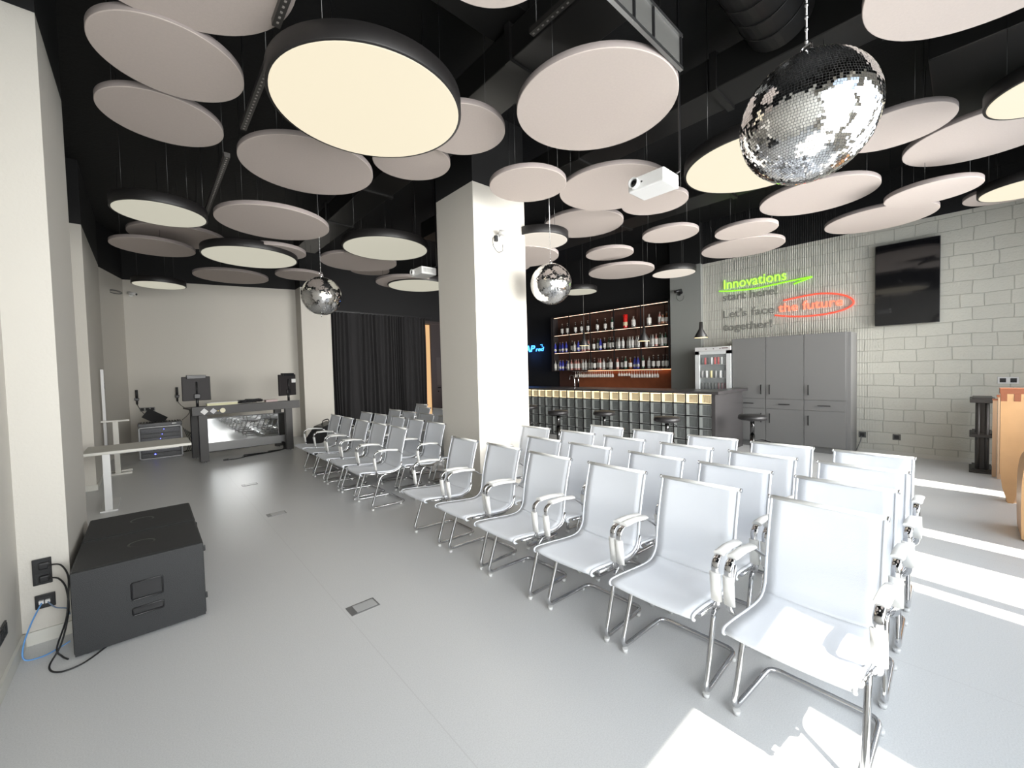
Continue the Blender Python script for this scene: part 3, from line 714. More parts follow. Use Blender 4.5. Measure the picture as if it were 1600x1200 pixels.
bm = B(); cyl(bm, (.31, -.0635, .968), (.31, -.0605, .968), .045, n=24); obj('round_sticker', bm, mat('cream_sticker', (.72, .68, .50), .5), t)
bm = B(); cyl(bm, (.235, -.0635, .965), (.235, -.0605, .965), .009, n=12); obj('dot_sticker', bm, mat('yellow_dot', (.7, .55, .1), .5), t)
onebox('rear_beam', (.07, L-.06, .64, .70, .08, .16), M_desk, t)
ca = math.cos(ang); sa = math.sin(ang)
def ondesk(x, y, z): return (DX+x*ca-y*sa, DY+x*sa+y*ca, z)
t = thing('mirror_panel', 'large mirror standing under the desk reflecting chairs and windows', 'mirror', (1.575, 10.10, .13))
bm = B(); box(bm, -.70, .70, 0, .02, .17, .65); obj('mirror_glass', bm, mat('mirror_glass', (.85, .86, .86), .03, metal=1), t)
bm = B(); box(bm, -.705, .705, -.003, .03, 0, .17); obj('lower_frame', bm, mat('mirror_frame_grey', (.22, .22, .22), .4), t)
bm = B(); box(bm, -.705, .705, -.003, .03, .65, .67); obj('upper_frame', bm, M_blackp, t)
def monitor(label, x, y, rz, stick):
    t = thing('monitor', label, 'monitor', ondesk(x, y, 1.03), ang+rz, 'monitors on the desk')
    bm = B(); box(bm, -.22, .22, -.02, .03, .14, .60, bevel=.008); obj('back_shell', bm, mat('monitor_shell', (.017, .014, .015), .6), t)
    bm = B(); box(bm, -.15, .15, -.05, .02, .56, .63, bevel=.006); obj('speaker_bar', bm, M_blackp, t)
    bm = B(); cyl(bm, (0, -.02, .0), (0, -.02, .22), .024, n=12); cyl(bm, (0, -.035, .22), (0, -.035, .5), .014, n=10); box(bm, -.05, .05, -.05, -.01, .18, .27, bevel=.01); obj('stand_pole', bm, M_blackp, t)
    bm = B(); box(bm, -.1, .1, -.08, .08, 0, .012); obj('stand_foot', bm, M_blackp, t)
    if stick: onebox('white_label', (.10, .21, -.024, -.0205, .42, .50), M_glide, t)
monitor('left monitor seen from behind on the desk', -.02, .28, .0, False)
monitor('right monitor with a white label, seen from behind on the desk', L+.08, .22, .45, True)
t = thing('tray', 'pale yellow flat box on the left part of the desk', 'box', ondesk(.33, .06, 1.04), ang); onebox('tray_body', (-.25, .25, -.05, .05, -.009, .075), mat('pale_yellow', (.62, .60, .38), .5), t, .004); onebox('tray_rim', (-.26, .26, -.055, .055, .075, .083), M_glide, t)
bm = B(); rr = random.Random(2)
for k in range(16): tube(bm, spline([(rr.uniform(.6,1.05), rr.uniform(.03,.2), .225+rr.uniform(.0,.07)) for q in range(5)], 4), .008, 5)
bmesh.ops.translate(bm, vec=(0,0,-.15), verts=bm.verts)
o = tag(obj('cable_pile', bm, M_cable), 'heap of black cables on the middle of the desk', 'cables'); o.location = ondesk(0,0,1.0); o.rotation_euler = (0,0,ang)
t = thing('pink_case', 'flat pinkish case on the right part of the desk', 'case', ondesk(1.22, .10, 1.03), ang); onebox('case_body', (-.13, .10, -.06, .06, 0, .08), mat('pinkish_case', (.42, .32, .31), .5), t, .006); onebox('case_strap', (.10, .14, -.05, .05, 0, .03), M_blackp, t)
bm = B(); rr = random.Random(4)
for k in range(12):
    a0 = rr.uniform(.9, 1.2)
    tube(bm, spline([(a0-.3, -.05+.02*k, .012), (.9+.02*k, -.02+.01*k, .012), (1.15, .02+.015*k, .014), (1.42+.01*k, .15, .03), (1.45, .40, .2)], 5), .007, 5)
tube(bm, spline([(.32, -.12, .012), (.5, -.14, .01), (.7, -.04, .01), (.9, -.01, .01)], 5), .008, 5); box(bm, .27, .35, -.14, -.10, 0, .03)
o = tag(obj('floor_cables', bm, M_cable), 'bundle of black cables with a plug on the floor under the desk', 'cables'); o.location = ondesk(0,0,0); o.rotation_euler = (0,0,ang)
t = thing('equipment_bag', 'black angular bag on the floor between the desk and the curtain', 'bag', (2.75, 8.75, 0), .3)
bm = B(); prism(bm, [(-.3,0,0), (.35,0,0), (.38,0,.45), (.15,0,.62), (-.12,0,.55), (-.33,0,.3)], (0,.3,0)); obj('bag_body', bm, M_blackp, t)
bm = B(); tube(bm, fillet([(-.05,.15,.57), (-.02,.15,.66), (.1,.15,.68), (.13,.15,.6)], .03), .01, 6); obj('bag_handle', bm, M_cable, t)

# ------------------------------------------------------------------ curtain, door
t = thing('curtain', 'floor-length pleated black curtain on the back wall', 'curtain', (0, 12.18, 0))
bm = B(); nx = 420; x0, x1 = 3.92, 7.03; rows = 10; g = []; rr = random.Random(8)
ph = [0]; 
for i in range(nx): ph.append(ph[-1]+.36*(1+.45*math.sin(i*.05)+.3*math.sin(i*.021+2)))
for j in range(rows+1):
    z = .02+3.38*j/rows; row = []
    for i in range(nx+1):
        am = .055*(1-.35*j/rows)*(1+.3*math.sin(i*.11)); sk = .03*math.sin(i*.07+j*.35)*(1-j/rows)
        row.append(bm.verts.new((x0+(x1-x0)*i/nx+sk, am*math.sin(ph[i]+.06*(rows-j)*math.sin(i*.03)), z)))
    g.append(row)
for j in range(rows):
    for i in range(nx): f = bm.faces.new((g[j][i], g[j][i+1], g[j+1][i+1], g[j+1][i])); f.smooth = True
obj('curtain_cloth', bm, M_curtain, t)
onebox('curtain_rail', (3.85, 7.3, -.04, .04, 3.40, 3.44), M_blackp, t)
bm = B(); box(bm, 6.95, 6.96, 12.32, 12.42, 0, 3.29); box(bm, 8.2, 8.3, 12.32, 12.42, 0, 3.29); box(bm, 6.95, 8.3, 12.32, 12.42, 3.25, 3.34)
struct('door_1', bm, mat('dark_brown_door', (.035, .025, .024), .45))
t = thing('door_leaf', 'dark brown door beside the lit gap at the end of the curtain', 'door', (7.26, 12.30, 0))
onebox('leaf', (.04, .98, -.03, .03, .01, 3.24), mat('dark_brown_door', (.035, .025, .024), .45), t)
onebox('inset_panel', (.24, .50, -.035, -.03, 1.15, 2.1), mat('door_panel', (.06, .048, .044), .4), t)
bm = B(); cyl(bm, (.27, -.03, 1.06), (.27, -.07, 1.06), .014, n=10); box(bm, .24, .36, -.085, -.07, 1.05, 1.075); cyl(bm, (.28, -.03, .93), (.28, -.04, .93), .02, n=12); obj('door_handle', bm, M_chrome, t)
# ------------------------------------------------------------------ bar counter
BX, BY0, BY1, BZ = 7.4, 2.95, 7.70, 1.135
M_block = mat('glass_block', (.20, .22, .215), .12, spec=.8, coat=.6)
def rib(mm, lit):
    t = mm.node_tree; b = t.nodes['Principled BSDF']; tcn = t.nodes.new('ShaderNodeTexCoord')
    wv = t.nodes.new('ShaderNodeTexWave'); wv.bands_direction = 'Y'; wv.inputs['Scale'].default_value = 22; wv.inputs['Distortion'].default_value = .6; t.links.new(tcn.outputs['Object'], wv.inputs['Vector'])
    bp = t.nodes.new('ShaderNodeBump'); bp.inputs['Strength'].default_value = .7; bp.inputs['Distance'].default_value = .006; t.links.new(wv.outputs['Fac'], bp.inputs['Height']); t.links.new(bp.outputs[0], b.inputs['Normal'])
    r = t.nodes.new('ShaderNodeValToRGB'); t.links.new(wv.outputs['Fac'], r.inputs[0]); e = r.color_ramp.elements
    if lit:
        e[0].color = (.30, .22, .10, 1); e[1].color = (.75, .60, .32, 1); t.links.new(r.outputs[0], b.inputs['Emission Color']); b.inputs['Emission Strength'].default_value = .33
    else:
        e[0].color = (.03, .034, .033, 1); e[1].color = (.15, .165, .16, 1); t.links.new(r.outputs[0], b.inputs['Base Color'])
rib(M_block, False)
M_blocklit = mat('glass_block_painted_glow', (.5, .4, .25), .15, coat=.5); rib(M_blocklit, True)  # LED glow of the top row is painted as emission, nothing shines behind
M_blockedgerefl = mat('glass_block_edge_reflection', (.36, .38, .37), .15, coat=.6)
M_blockedgelit = mat('glass_block_edge_painted_glow', (.8, .7, .5), .2, emit=(1, .84, .52), es=.85)
bar = thing('bar_counter', 'long bar counter with dark top and a front of glass blocks, top row glowing', 'bar counter', (BX, BY0, 0))
bm = B(); prism(bm, [(-.09, -.08, BZ-.05), (1.32, -.08, BZ-.05), (1.32, .19, BZ-.05), (.68, .19, BZ-.05), (.68, 5.4, BZ-.05), (-.09, 5.4, BZ-.05)], (0, 0, .05)); obj('countertop', bm, M_counter, bar)
onebox('end_panel', (-.02, 1.28, 0, .06, 0, BZ-.05), mat('bar_end_panel', (.055, .052, .053), .25), bar)
onebox('core', (.10, .60, .06, 5.35, .01, BZ-.06), M_black, bar); onebox('rear_core', (.6, 1.2, .06, .15, .01, BZ-.06), M_black, bar)
bm = B(); P = .2375
for k in range(21): box(bm, -.012, .10, .049+P*k, .069+P*k, 0, BZ-.05)
for j in range(5): box(bm, -.012, .10, .055, .06+P*20, .2235*j, .020+.2235*j)
obj('block_frame', bm, M_blackp, bar)
def block(lit):
    bm = B(); h = .2025; wd = .214
    box(bm, .0, .09, 0, wd, 0, h, mi=0)
    # raised rim and recessed ribbed window; wide pale band paints the daylight reflection
    for d in ((-.004, .01, 0, .010, 0, h), (-.004, .01, wd-.055, wd, 0, h), (-.004, .01, 0, wd, 0, .010), (-.004, .01, 0, wd, h-.010, h)): box(bm, *d, mi=1)
    return bm
pm = {}
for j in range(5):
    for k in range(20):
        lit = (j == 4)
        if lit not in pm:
            o = obj('glass_block', block(lit), [M_blocklit, M_blockedgelit] if lit else [M_block, M_blockedgerefl], bar); pm[lit] = o
            if lit: o['label'] = 'warm glass block with painted glow'
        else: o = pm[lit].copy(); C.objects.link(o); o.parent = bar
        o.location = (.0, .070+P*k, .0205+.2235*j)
onebox('led_strip', (-.006, .0, .06, 4.81, BZ-.062, BZ-.051), M_ledbar, bar)
# back counter and sink
t = thing('back_counter', 'dark back counter under the bottle shelf', 'counter', (8.95, 4.75, 0)); onebox('counter_body', (-.2, .58, .0, 3.65, 0, .98), M_counter, t); onebox('counter_slab', (-.23, .58, .0, 3.68, .98, 1.02), M_counter, t)
t = thing('tap', 'chrome arched tap at the bar sink', 'tap', (7.95, 6.55, BZ)); 
bm = B(); tube(bm, spline([(0,0,0), (0,0,.18), (.0,.03,.27), (.0,.08,.295), (.0,.14,.27), (.0,.16,.18)], 6), .014, 8); obj('spout', bm, M_chrome, t)
bm = B(); cyl(bm, (0,-.12,0), (0,-.12,.33), .018, n=12); cyl(bm, (0,-.12,.33), (.0,-.2,.35), .010, n=8); obj('mixer_column', bm, M_chrome, t)
bm = B(); box(bm, -.06, .06, -.15, .22, -.01, 0); obj('base_plate', bm, M_steel, t)

# bottle shelf
SX0, SX1, SY0, SY1 = 9.2, 9.52, 4.69, 8.45
sh = thing('bottle_shelf', 'black-framed bottle shelf with brown back and lit shelf edges behind the bar', 'shelf', (SX0, SY0, 1.55))
ZS = [0, .533, 1.055, 1.585]
for j, z in enumerate(ZS):
    onebox('shelf_board' if j < 3 else 'top_board', (0, .30, 0, SY1-SY0, z-.022, z), mat('shelf_board_dark', (.05, .032, .028), .4), sh)
onebox('back_panel', (.30, .32, 0, SY1-SY0, -.02, 1.6), M_barwood, sh)
VY = [4.711, 5.443, 6.223, 6.989, 7.743, 8.38]
for y in VY: onebox('upright', (-.012, .012, y-SY0-.012, y-SY0+.012, -.02, 1.60), M_blackp, sh)
for y in VY[:-1]: onebox('rear_upright', (.27, .29, y-SY0+.25, y-SY0+.28, 0, 1.58), M_barwood, sh)
onebox('side_panel', (0, .3, SY1-SY0-.01, SY1-SY0+.01, -.02, 1.6), mat('shelf_side_dark', (.03, .024, .024), .5), sh)
for z in ZS[1:]: onebox('led_strip', (-.004, .010, .03, SY1-SY0-.13, z-.030, z-.0235), M_led, sh)
t = thing('splashback', 'rust-brown wooden splashback under the bottle shelf', 'splashback', (9.53, 4.68, 1.02)); onebox('splash_board', (-.01, .01, 0, 3.0, 0, .52), M_copper, t)
onebox('splash_dark_board', (-.01, .01, 3.0, 3.75, 0, .52), M_barwood, t)
onebox('under_led_strip', (.26, .28, .1, 2.6, -.030, -.0225), mat('orange_led', (1,.5,.3), .5, emit=(1.0, .50, .26), es=6), sh)

def glassy(name, col): return mat(name, col, .12, coat=.6)
KINDS = {
 'dark bottle with a white label': ([(.036,0),(.038,.01),(.038,.05),(.038,.12),(.038,.16),(.015,.215),(.014,.27),(.016,.272),(.016,.295)], [0,0,1,1,0,0,2,2], glassy('bottle_dark', (.02,.014,.012))),
 'clear bottle': ([(.034,0),(.036,.01),(.036,.06),(.036,.12),(.036,.17),(.013,.21),(.013,.24),(.016,.242),(.016,.27)], [0,0,1,1,0,0,2,2], glassy('bottle_clear', (.42,.42,.40))),
 'blue bottle': ([(.033,0),(.035,.01),(.035,.05),(.035,.10),(.035,.18),(.013,.225),(.013,.255),(.015,.256),(.015,.28)], [0,0,1,0,0,0,2,2], glassy('bottle_blue', (.05,.06,.35))),
 'green bottle': ([(.033,0),(.035,.01),(.035,.05),(.035,.11),(.035,.18),(.013,.24),(.013,.27),(.015,.272),(.015,.295)], [0,0,1,1,0,0,2,2], glassy('bottle_green', (.03,.08,.05))),
 'brown bottle': ([(.038,0),(.042,.01),(.042,.05),(.042,.11),(.040,.14),(.016,.19),(.015,.23),(.019,.232),(.019,.265)], [0,0,1,1,0,0,2,2], glassy('bottle_brown', (.22,.08,.03))),
 'pinkish bottle': ([(.033,0),(.035,.01),(.035,.05),(.035,.11),(.035,.17),(.013,.22),(.013,.25),(.015,.252),(.015,.28)], [0,0,1,1,0,0,2,2], glassy('bottle_pink', (.45,.20,.17))),
 'tall red canister': ([(.05,0),(.052,.005),(.052,.06),(.052,.14),(.052,.22),(.052,.31),(.045,.315)], [0,0,1,0,0,0], glassy('canister_red', (.55,.015,.012))),
 'grey square-shouldered bottle': ([(.045,0),(.048,.01),(.048,.05),(.048,.11),(.048,.17),(.018,.2),(.017,.23),(.02,.232),(.02,.255)], [0,0,1,1,0,0,2,2], glassy('bottle_grey', (.28,.27,.25))),
 'short wide bottle': ([(.045,0),(.055,.02),(.055,.06),(.045,.12),(.02,.15),(.018,.19),(.025,.2),(.025,.22)], [0,0,1,1,0,0,2], glassy('bottle_amber', (.35,.16,.09))),
}
M_lab = mat('bottle_label', (.66, .64, .60), .6); M_cap = mat('bottle_cap', (.20, .17, .14), .4)
M_lab_c = mat('label_cream', (.6, .5, .32), .6)
bcache = {}
def bottle(kind, shelf, idx, y, x, z, sc):
    prof, bands, mt_ = KINDS[kind]
    if kind not in bcache:
        bm = B(); lathe(bm, prof, n=14, bands=bands); bcache[kind] = obj('bottle', bm, [mt_, M_lab_c if 'canister' in kind else M_lab, M_cap]); o = bcache[kind]
    else: o = bcache[kind].copy(); C.objects.link(o)
    o.location = (x, y, z); o.scale = (1.18, 1.18, 1.12)
    tag(o, '%s, %s from the left on the %s bar shelf' % (kind, ORD[idx], shelf), 'bottle', 'bottles on the %s bar shelf' % shelf)
dk, cl, bl, gr, br_, pk, rd, gy, sw = list(KINDS)
TOP = list(zip([8.104,7.905,7.6,7.377,7.156,6.83,6.569,6.352,5.948,5.712,5.28,4.996,4.915,4.822], [dk,dk,dk,dk,dk,dk,dk,gr,rd,gy,gy,pk,sw,br_]))
MID = list(zip([8.394,8.246,8.097,7.961,7.775,7.641,7.506,7.429,7.35,7.28,7.21,7.14,6.965,6.85,6.736,6.605,6.495,6.410,6.325,6.232,6.145,6.03,5.903,5.820,5.745,5.665,5.583,5.36,5.267,5.185,5.096,5.018,4.94,4.855], [bl,bl,bl,bl,dk,cl,bl,bl,pk,pk,pk,pk,dk,gr,bl,dk,gr,dk,dk,cl,cl,cl,cl,cl,cl,cl,cl,cl,cl,cl,pk,gr,cl,gr]))
BOT = list(zip([8.40,8.30,8.205,8.105,7.995,7.889,7.775,7.69,7.60,7.512,7.429,7.345,7.25,7.160,7.075,6.95,6.85,6.75,6.64,6.535,6.42,6.206,6.09,5.96,5.82,5.72,5.60,5.46,5.32,5.18,5.05,4.94,4.83], [cl,cl,bl,bl,bl,gy,pk,pk,pk,pk,pk,cl,cl,cl,gy,dk,pk,pk,cl,dk,gy,pk,dk,gr,br_,bl,bl,gr,cl,dk,dk,dk,dk]))
for nm, z, lst in (('top', 2.605, TOP), ('middle', 2.083, MID), ('bottom', 1.55, BOT)):
    for i, (y, k) in enumerate(lst): bottle(k, nm, i, y, 9.31+(.05 if (i % 3 == 1 and nm != 'top') else 0), z, 1)
# hanging wine glasses
M_glass = mat('wine_glass', (.85, .78, .72), .08, alpha=.8, coat=.5)
gl = None
GA = [7.575,7.5,7.426,7.352,7.279,7.207,7.135,7.064,6.994,6.924,6.855,6.787,6.719,6.652,6.586,6.52,6.454,6.389,6.325]; GB = [6.12,6.045,5.97,5.895,5.82]; GC = [5.745,5.67,5.6,5.53,5.46,5.39,5.32,5.25,5.18,5.11,5.04]
n_g = 0
for grp, ys, dz, lab in (('left', GA, 0, 'left'), ('middle', GB, .05, 'middle'), ('right', GC, -.03, 'right')):
    for i, y in enumerate(ys):
        if gl is None:
            bm = B(); lathe(bm, [(.033, 0), (.033, -.003), (.004, -.006), (.004, -.07), (.022, -.085), (.033, -.11), (.034, -.13), (.029, -.165), (.027, -.165)], n=12); gl = obj('wine_glass', bm, M_glass); o = gl
        else: o = gl.copy(); C.objects.link(o)
        o.location = (9.25, y, 1.505); o.scale = (1, 1, 1+(-dz)*3)
        tag(o, 'stemmed glass hanging upside down in the %s group under the shelf, %s from the left' % (lab, ORD[i]), 'wine glass', 'hanging glasses, %s group' % lab)
t = thing('glass_rack', 'thin metal rack under the bottle shelf holding the hanging glasses', 'rack', (9.25, 6.3, 1.51))
bm = B()
for x in (-.03, .03): cyl(bm, (x, -1.4, 0), (x, 1.4, 0), .004, n=6)
parts('rack_rail', bm, M_steel, t)
bm = B()
for y in (-1.35, 0, 1.35): cyl(bm, (0, y, 0), (0, y, .02), .006, n=6); box(bm, -.03, .03, y-.006, y+.006, -.003, .003)
obj('rack_bracket', bm, M_steel, t)

# blue neon on the dark wall
M_neonblue = mat('neon_blue', (.1, .3, 1), .5, emit=(.05, .30, 1.0), es=4.0)
t = thing('neon_sign', 'small blue neon lettering on the dark wall beside the column', 'neon sign', (9.545, 10.1, 2.20))
def on_right_wall(o, loc, tilt=0):
    # text plane: text x -> -Y, text y -> +Z, normal -> -X
    o.matrix_world = Matrix.Translation(loc) @ Matrix(((0, 0, -1, 0), (-1, 0, 0, 0), (0, 1, 0, 0), (0, 0, 0, 1)))
def wall_text(name, body, loc, width, height, m_, parent=None, off=0.01, ext=.01, shear=0):
    o = text_mesh(name, body, .2, m_, ext, off, None, width, height, shear); on_right_wall(o, Vector(loc))
    if parent:
        o.parent = parent; o.matrix_parent_inverse = Matrix.Identity(4)
        o.location = Vector(loc)-Vector(parent.location)
    return o
wall_text('neon_letters', 'AP', (9.53, 9.98, 2.19), .50, .21, M_neonblue, t, .004, .006, .2)
wall_text('neon_small_letters', 'red', (9.53, 9.45, 2.19), .37, .13, M_neonblue, t, .002, .006, .2)
bm = B(); tube(bm, [(-.02, .98-1.85, .19), (-.02, .90-1.85, .19), (-.02, .90-1.85, .12)], .008, 6); obj('neon_bracket', bm, M_neonblue, t)
bl_ = bpy.data.lights.new('neon_glow', 'POINT'); bl_.energy = 4; bl_.color = (.1, .3, 1); bl_.shadow_soft_size = .15
bo = bpy.data.objects.new('neon_glow', bl_); C.objects.link(bo); bo.location = (9.3, 9.6, 2.1)

# ------------------------------------------------------------------ stools
def make_stool():
    t = thing('bar_stool', 's', 'bar stool')
    bm = B(); lathe(bm, [(.16, -.085), (.20, -.078), (.213, -.06), (.213, -.03), (.198, -.006), (.10, .004), (.01, .006)], (0,0,.75), n=36); obj('seat', bm, M_blackleather, t)
    bm = B(); cyl(bm, (0,0,.02), (0,0,.42), .038, n=18); cyl(bm, (0,0,.42), (0,0,.67), .032, n=18); obj('pole', bm, mat('stool_black_chrome', (.09,.09,.09), .2, metal=1), t)
    bm = B(); lathe(bm, [(.205, 0), (.21, .006), (.19, .014), (.06, .026), (.034, .04)], n=36); obj('base', bm, mat('stool_black_chrome', (.05,.05,.05), .25, metal=1), t)
    bm = B(); tube(bm, fillet([(.02, -.03, .3), (.02, -.16, .3), (.24, -.14, .3), (.24, .14, .3), (.02, .16, .3), (.02, .03, .3)], .06), .009, 8); cyl(bm, (0,0,.285), (0,0,.315), .045, n=16); obj('footrest', bm, mat('stool_black_chrome', (.05,.05,.05), .25, metal=1), t)
    bm = B(); tube(bm, [(0, -.02, .665), (-.05, -.09, .64), (-.06, -.14, .60)], .006, 6); cyl(bm, (-.06, -.14, .60), (-.065, -.16, .58), .009, n=8); box(bm, -.09, .09, -.09, .09, .652, .667); obj('height_lever', bm, M_blackp, t)
    return t
st = make_stool()
for i, (x, y, lab) in enumerate(((6.26, 5.61, 'black bar stool at the bar, nearest the column of those fully in view'), (6.67, 4.77, 'black bar stool at the bar under the middle of the bottle shelf'), (6.49, 3.38, 'black bar stool in front of the right end of the glass blocks'), (7.52, 2.41, 'black bar stool beside the dark end of the bar, before the grey cabinets'), (6.76, 6.99, 'black bar stool mostly hidden behind the column'))):
    if i == 0: st.location = (x, y, 0); st['label'] = lab; st['group'] = 'black bar stools'
    else: dup(st, (x, y, 0), rc.uniform(-1, 1), lab, 'black bar stools')

# ------------------------------------------------------------------ pendants
pd = None
for x, y, z, lab in ((8.0, 6.27, 2.15, 'black cone pendant over the bar, in front of the red glass area of the shelf'), (8.0, 4.66, 2.15, 'black cone pendant over the bar, before the right half of the bottle shelf'), (8.0, 3.45, 2.13, 'black cone pendant over the end of the bar, above the fridge')):
    if pd is None:
        pd = thing('pendant_lamp', lab, 'pendant lamp', (x, y, z), 0, 'black cone pendants'); t = pd
        bm = B(); lathe(bm, [(.125, 0), (.128, .004), (.035, .17), (.030, .30), (.008, .305)], n=28); obj('lamp_shade', bm, mat('pendant_black', (.02, .019, .019), .45), t)
        bm = B(); lathe(bm, [(.118, -.002), (.118, .001)], n=28); obj('bulb_disc', bm, mat('pendant_glow', (1, .85, .5), .5, emit=(1, .80, .45), es=1.6), t)
        bm = B(); cyl(bm, (0,0,.30), (0,0,H-z), .005, n=6); obj('cord', bm, mat('pendant_cord', (.10, .10, .095), .6), t)
    else: dup(pd, (x, y, z), 0, lab)

# ------------------------------------------------------------------ fridge
t = thing('drinks_fridge', 'white glass-door drinks fridge between the bar and grey cabinets', 'fridge', (8.75, 3.18, 0))
Wf = .71; bm = B()
box(bm, .03, .57, 0, Wf, 0.02, 1.96); obj('cabinet', bm, M_glide, t)
onebox('interior', (.025, .03, .06, Wf-.06, .2, 1.86), mat('fridge_interior', (.16, .17, .17), .5), t)
bm = B()
for d in ((-.03, .02, 0, .085, .06, 1.885), (-.03, .02, Wf-.085, Wf, .06, 1.885), (-.03, .02, 0, Wf, .06, .2), (-.03, .02, 0, Wf, 1.82, 1.885)): box(bm, *d)
fd = obj('door', bm, mat('fridge_door_white', (.66, .68, .68), .35), t); onebox('glass_pane', (-.012, -.008, .08, Wf-.08, .2, 1.82), mat('fridge_glass', (.8, .85, .85), .03, alpha=.12), fd)
onebox('header_panel', (-.03, .03, 0, Wf, 1.89, 1.97), M_glide, t)
bm = B()
for y in (.2, .33, .48): cyl(bm, (-.034, y, 1.93), (-.03, y, 1.93), .012, n=10)
box(bm, -.033, -.03, .05, .17, 1.925, 1.945); parts('control', bm, mat('fridge_controls', (.15,.1,.1), .5), t)
for z in (1.60, 1.32, 1.06): onebox('wire_shelf', (-.004, .024, .09, Wf-.09, z, z+.012), M_steel, t)
for y in (.0, 0): pass
onebox('foot', (.05, .5, .05, Wf-.05, 0, .02), M_blackp, t)
cans = {}
def can(mtname, col, x, y, z, r, h, lab):
    key = (mtname, r, h)
    if key not in cans:
        bm = B(); lathe(bm, [(r*.8, 0), (r, .006), (r, h-.01), (r*.8, h)], n=12); cans[key] = obj('drink_can', bm, mat(mtname, col, .3)); o = cans[key]
    else: o = cans[key].copy(); C.objects.link(o)
    o.location = (x, y, z); tag(o, lab, 'drink', 'drinks in the fridge')
sets = [(1.612, 'top', .145, .027, ['black','red','black','white','red','red','white','grey']), (1.332, 'second', .15, .03, ['grey','white','cream','grey','white','grey']), (1.072, 'third', .16, .026, ['black','black','darkgrey','black','black','maroon','maroon','maroon'])]
cc = {'black':(.02,.02,.02),'red':(.5,.02,.02),'white':(.7,.7,.7),'grey':(.3,.3,.3),'cream':(.6,.55,.3),'darkgrey':(.05,.05,.05),'maroon':(.10,.015,.015)}
for z, nm, h, r, cols in sets:
    n = len(cols)
    for i, cn in enumerate(cols): can('can_'+cn, cc[cn], 8.76, 3.18+Wf-.13-i*(Wf-.25)/(n-1), z, min(r, .022 if n > 7 else r)*.96, h, '%s drink in the fridge, %s from the left on the %s wire shelf' % ('dark grey' if cn == 'darkgrey' else cn, ORD[i], nm))

# ------------------------------------------------------------------ grey cabinets
YS = [3.165, 2.573, 1.968, 1.378]
seg = ['left', 'middle', 'right']
for i in range(3):
    ya, yb = YS[i+1], YS[i]
    t = thing('tall_cabinet', '%s unit of the three tall grey cabinets on the brick wall' % seg[i], 'cabinet', (8.77, ya, 0), 0, 'tall grey cabinets'); wdt = yb-ya-.001
    onebox('carcass', (0, .56, 0, wdt, .11, 2.10), M_cab, t); onebox('plinth', (.04, .56, 0, wdt, 0, .11), M_cab, t)
    g = .004
    for nm, z0, z1 in (('door', .935, 2.095), ('drawer', .748, .93), ('door', .115, .743)):
        d = onebox(nm, (-.02, 0, g, wdt-g, z0, z1), M_cab, t, .002)
        hy = (.075 if i == 0 else wdt-.065)
        if nm == 'drawer': hd = (-.045, -.033, wdt/2-.09, wdt/2+.09, .832, .844); st_ = [(wdt/2-.08, .838), (wdt/2+.08, .838)]
        else:
            hz = (1.02, 1.20) if z0 > .5 else (.48, .655); hd = (-.045, -.033, hy-.006, hy+.006, *hz); st_ = [(hy, hz[0]+.01), (hy, hz[1]-.01)]
        bm = B(); box(bm, *hd)
        for yy, zz in st_: box(bm, -.036, -.018, yy-.005, yy+.005, zz-.005, zz+.005)
        obj('handle', bm, M_handle, d)
t = thing('filler_panel', 'narrow grey side panel closing the right end of the cabinets', 'panel', (8.79, 1.318, 0)); onebox('side_board', (0, .54, 0, .059, 0, 2.095), M_cab, t); onebox('edge_strip', (-.012, 0, .045, .059, 0, 2.095), M_cab, t)

# ------------------------------------------------------------------ wall display
t = thing('wall_display', 'black portrait display mounted high on the brick wall', 'display', (9.33, .69, 2.845))
onebox('wall_bracket', (-.06, 0, -.2, .2, -.3, .3), M_blackp, t); onebox('display_body', (-.10, -.05, -.38, .38, -.665, .665), M_blackp, t, .004); onebox('screen', (-.1025, -.10, -.372, .372, -.657, .657), M_screen, t)

# ------------------------------------------------------------------ wall sign
M_gn = mat('neon_green', (.2, .5, .02), .5, emit=(.30, .95, .03), es=NEON); M_rn = mat('neon_red', (.6, .05, .03), .5, emit=(1.0, .10, .055), es=NEON)
M_gnc = mat('neon_green_letter', (.2, .6, .02), .5, emit=(.48, 1.0, .10), es=NEON*1.15); M_rnc = mat('neon_red_letter', (.8, .2, .1), .5, emit=(1.0, .22, .14), es=NEON*1.1)
M_let = mat('grey_raised_letters', (.23, .225, .20), .7); M_nb = mat('neon_edge', (.05, .12, .01), .6); M_nr = mat('neon_edge_red', (.20, .02, .01), .6)
xw = 9.315
def stroke(name, pts, r, m_, parent):
    bm = B(); o = Vector(parent.location); tube(bm, [Vector((xw-.012, y, z))-o for y, z in spline2(pts)], r, 8); return obj(name, bm, m_, parent)
def spline2(pts): return [(p.x, p.y) for p in spline([(a, b, 0) for a, b in pts], 8)]
t = thing('green_sign', 'green neon word Innovations with a swooping underline on the brick wall', 'neon sign', (xw, 3.52, 3.22))
wall_text('lettering', 'Innovations', (xw, 3.52, 3.215), 1.145, .19, M_gnc, t, .0, .010)
stroke('underline', [(3.615, 3.186), (3.4, 3.155), (3.1, 3.135), (2.83, 3.131), (2.356, 3.169), (2.0, 3.19), (1.998, 3.175), (2.251, 3.102)], .014, M_gn, t)
tag(wall_text('raised_lettering', 'start here!', (9.324, 3.55, 2.962), 1.03, .165, M_let, None, .002, .004), 'grey raised words start here! below the green neon on the brick wall', 'lettering')
tag(wall_text('raised_lettering', "Let's face", (9.324, 3.54, 2.60), .96, .165, M_let, None, .002, .004), "grey raised words Let's face left of the red neon on the brick wall", 'lettering')
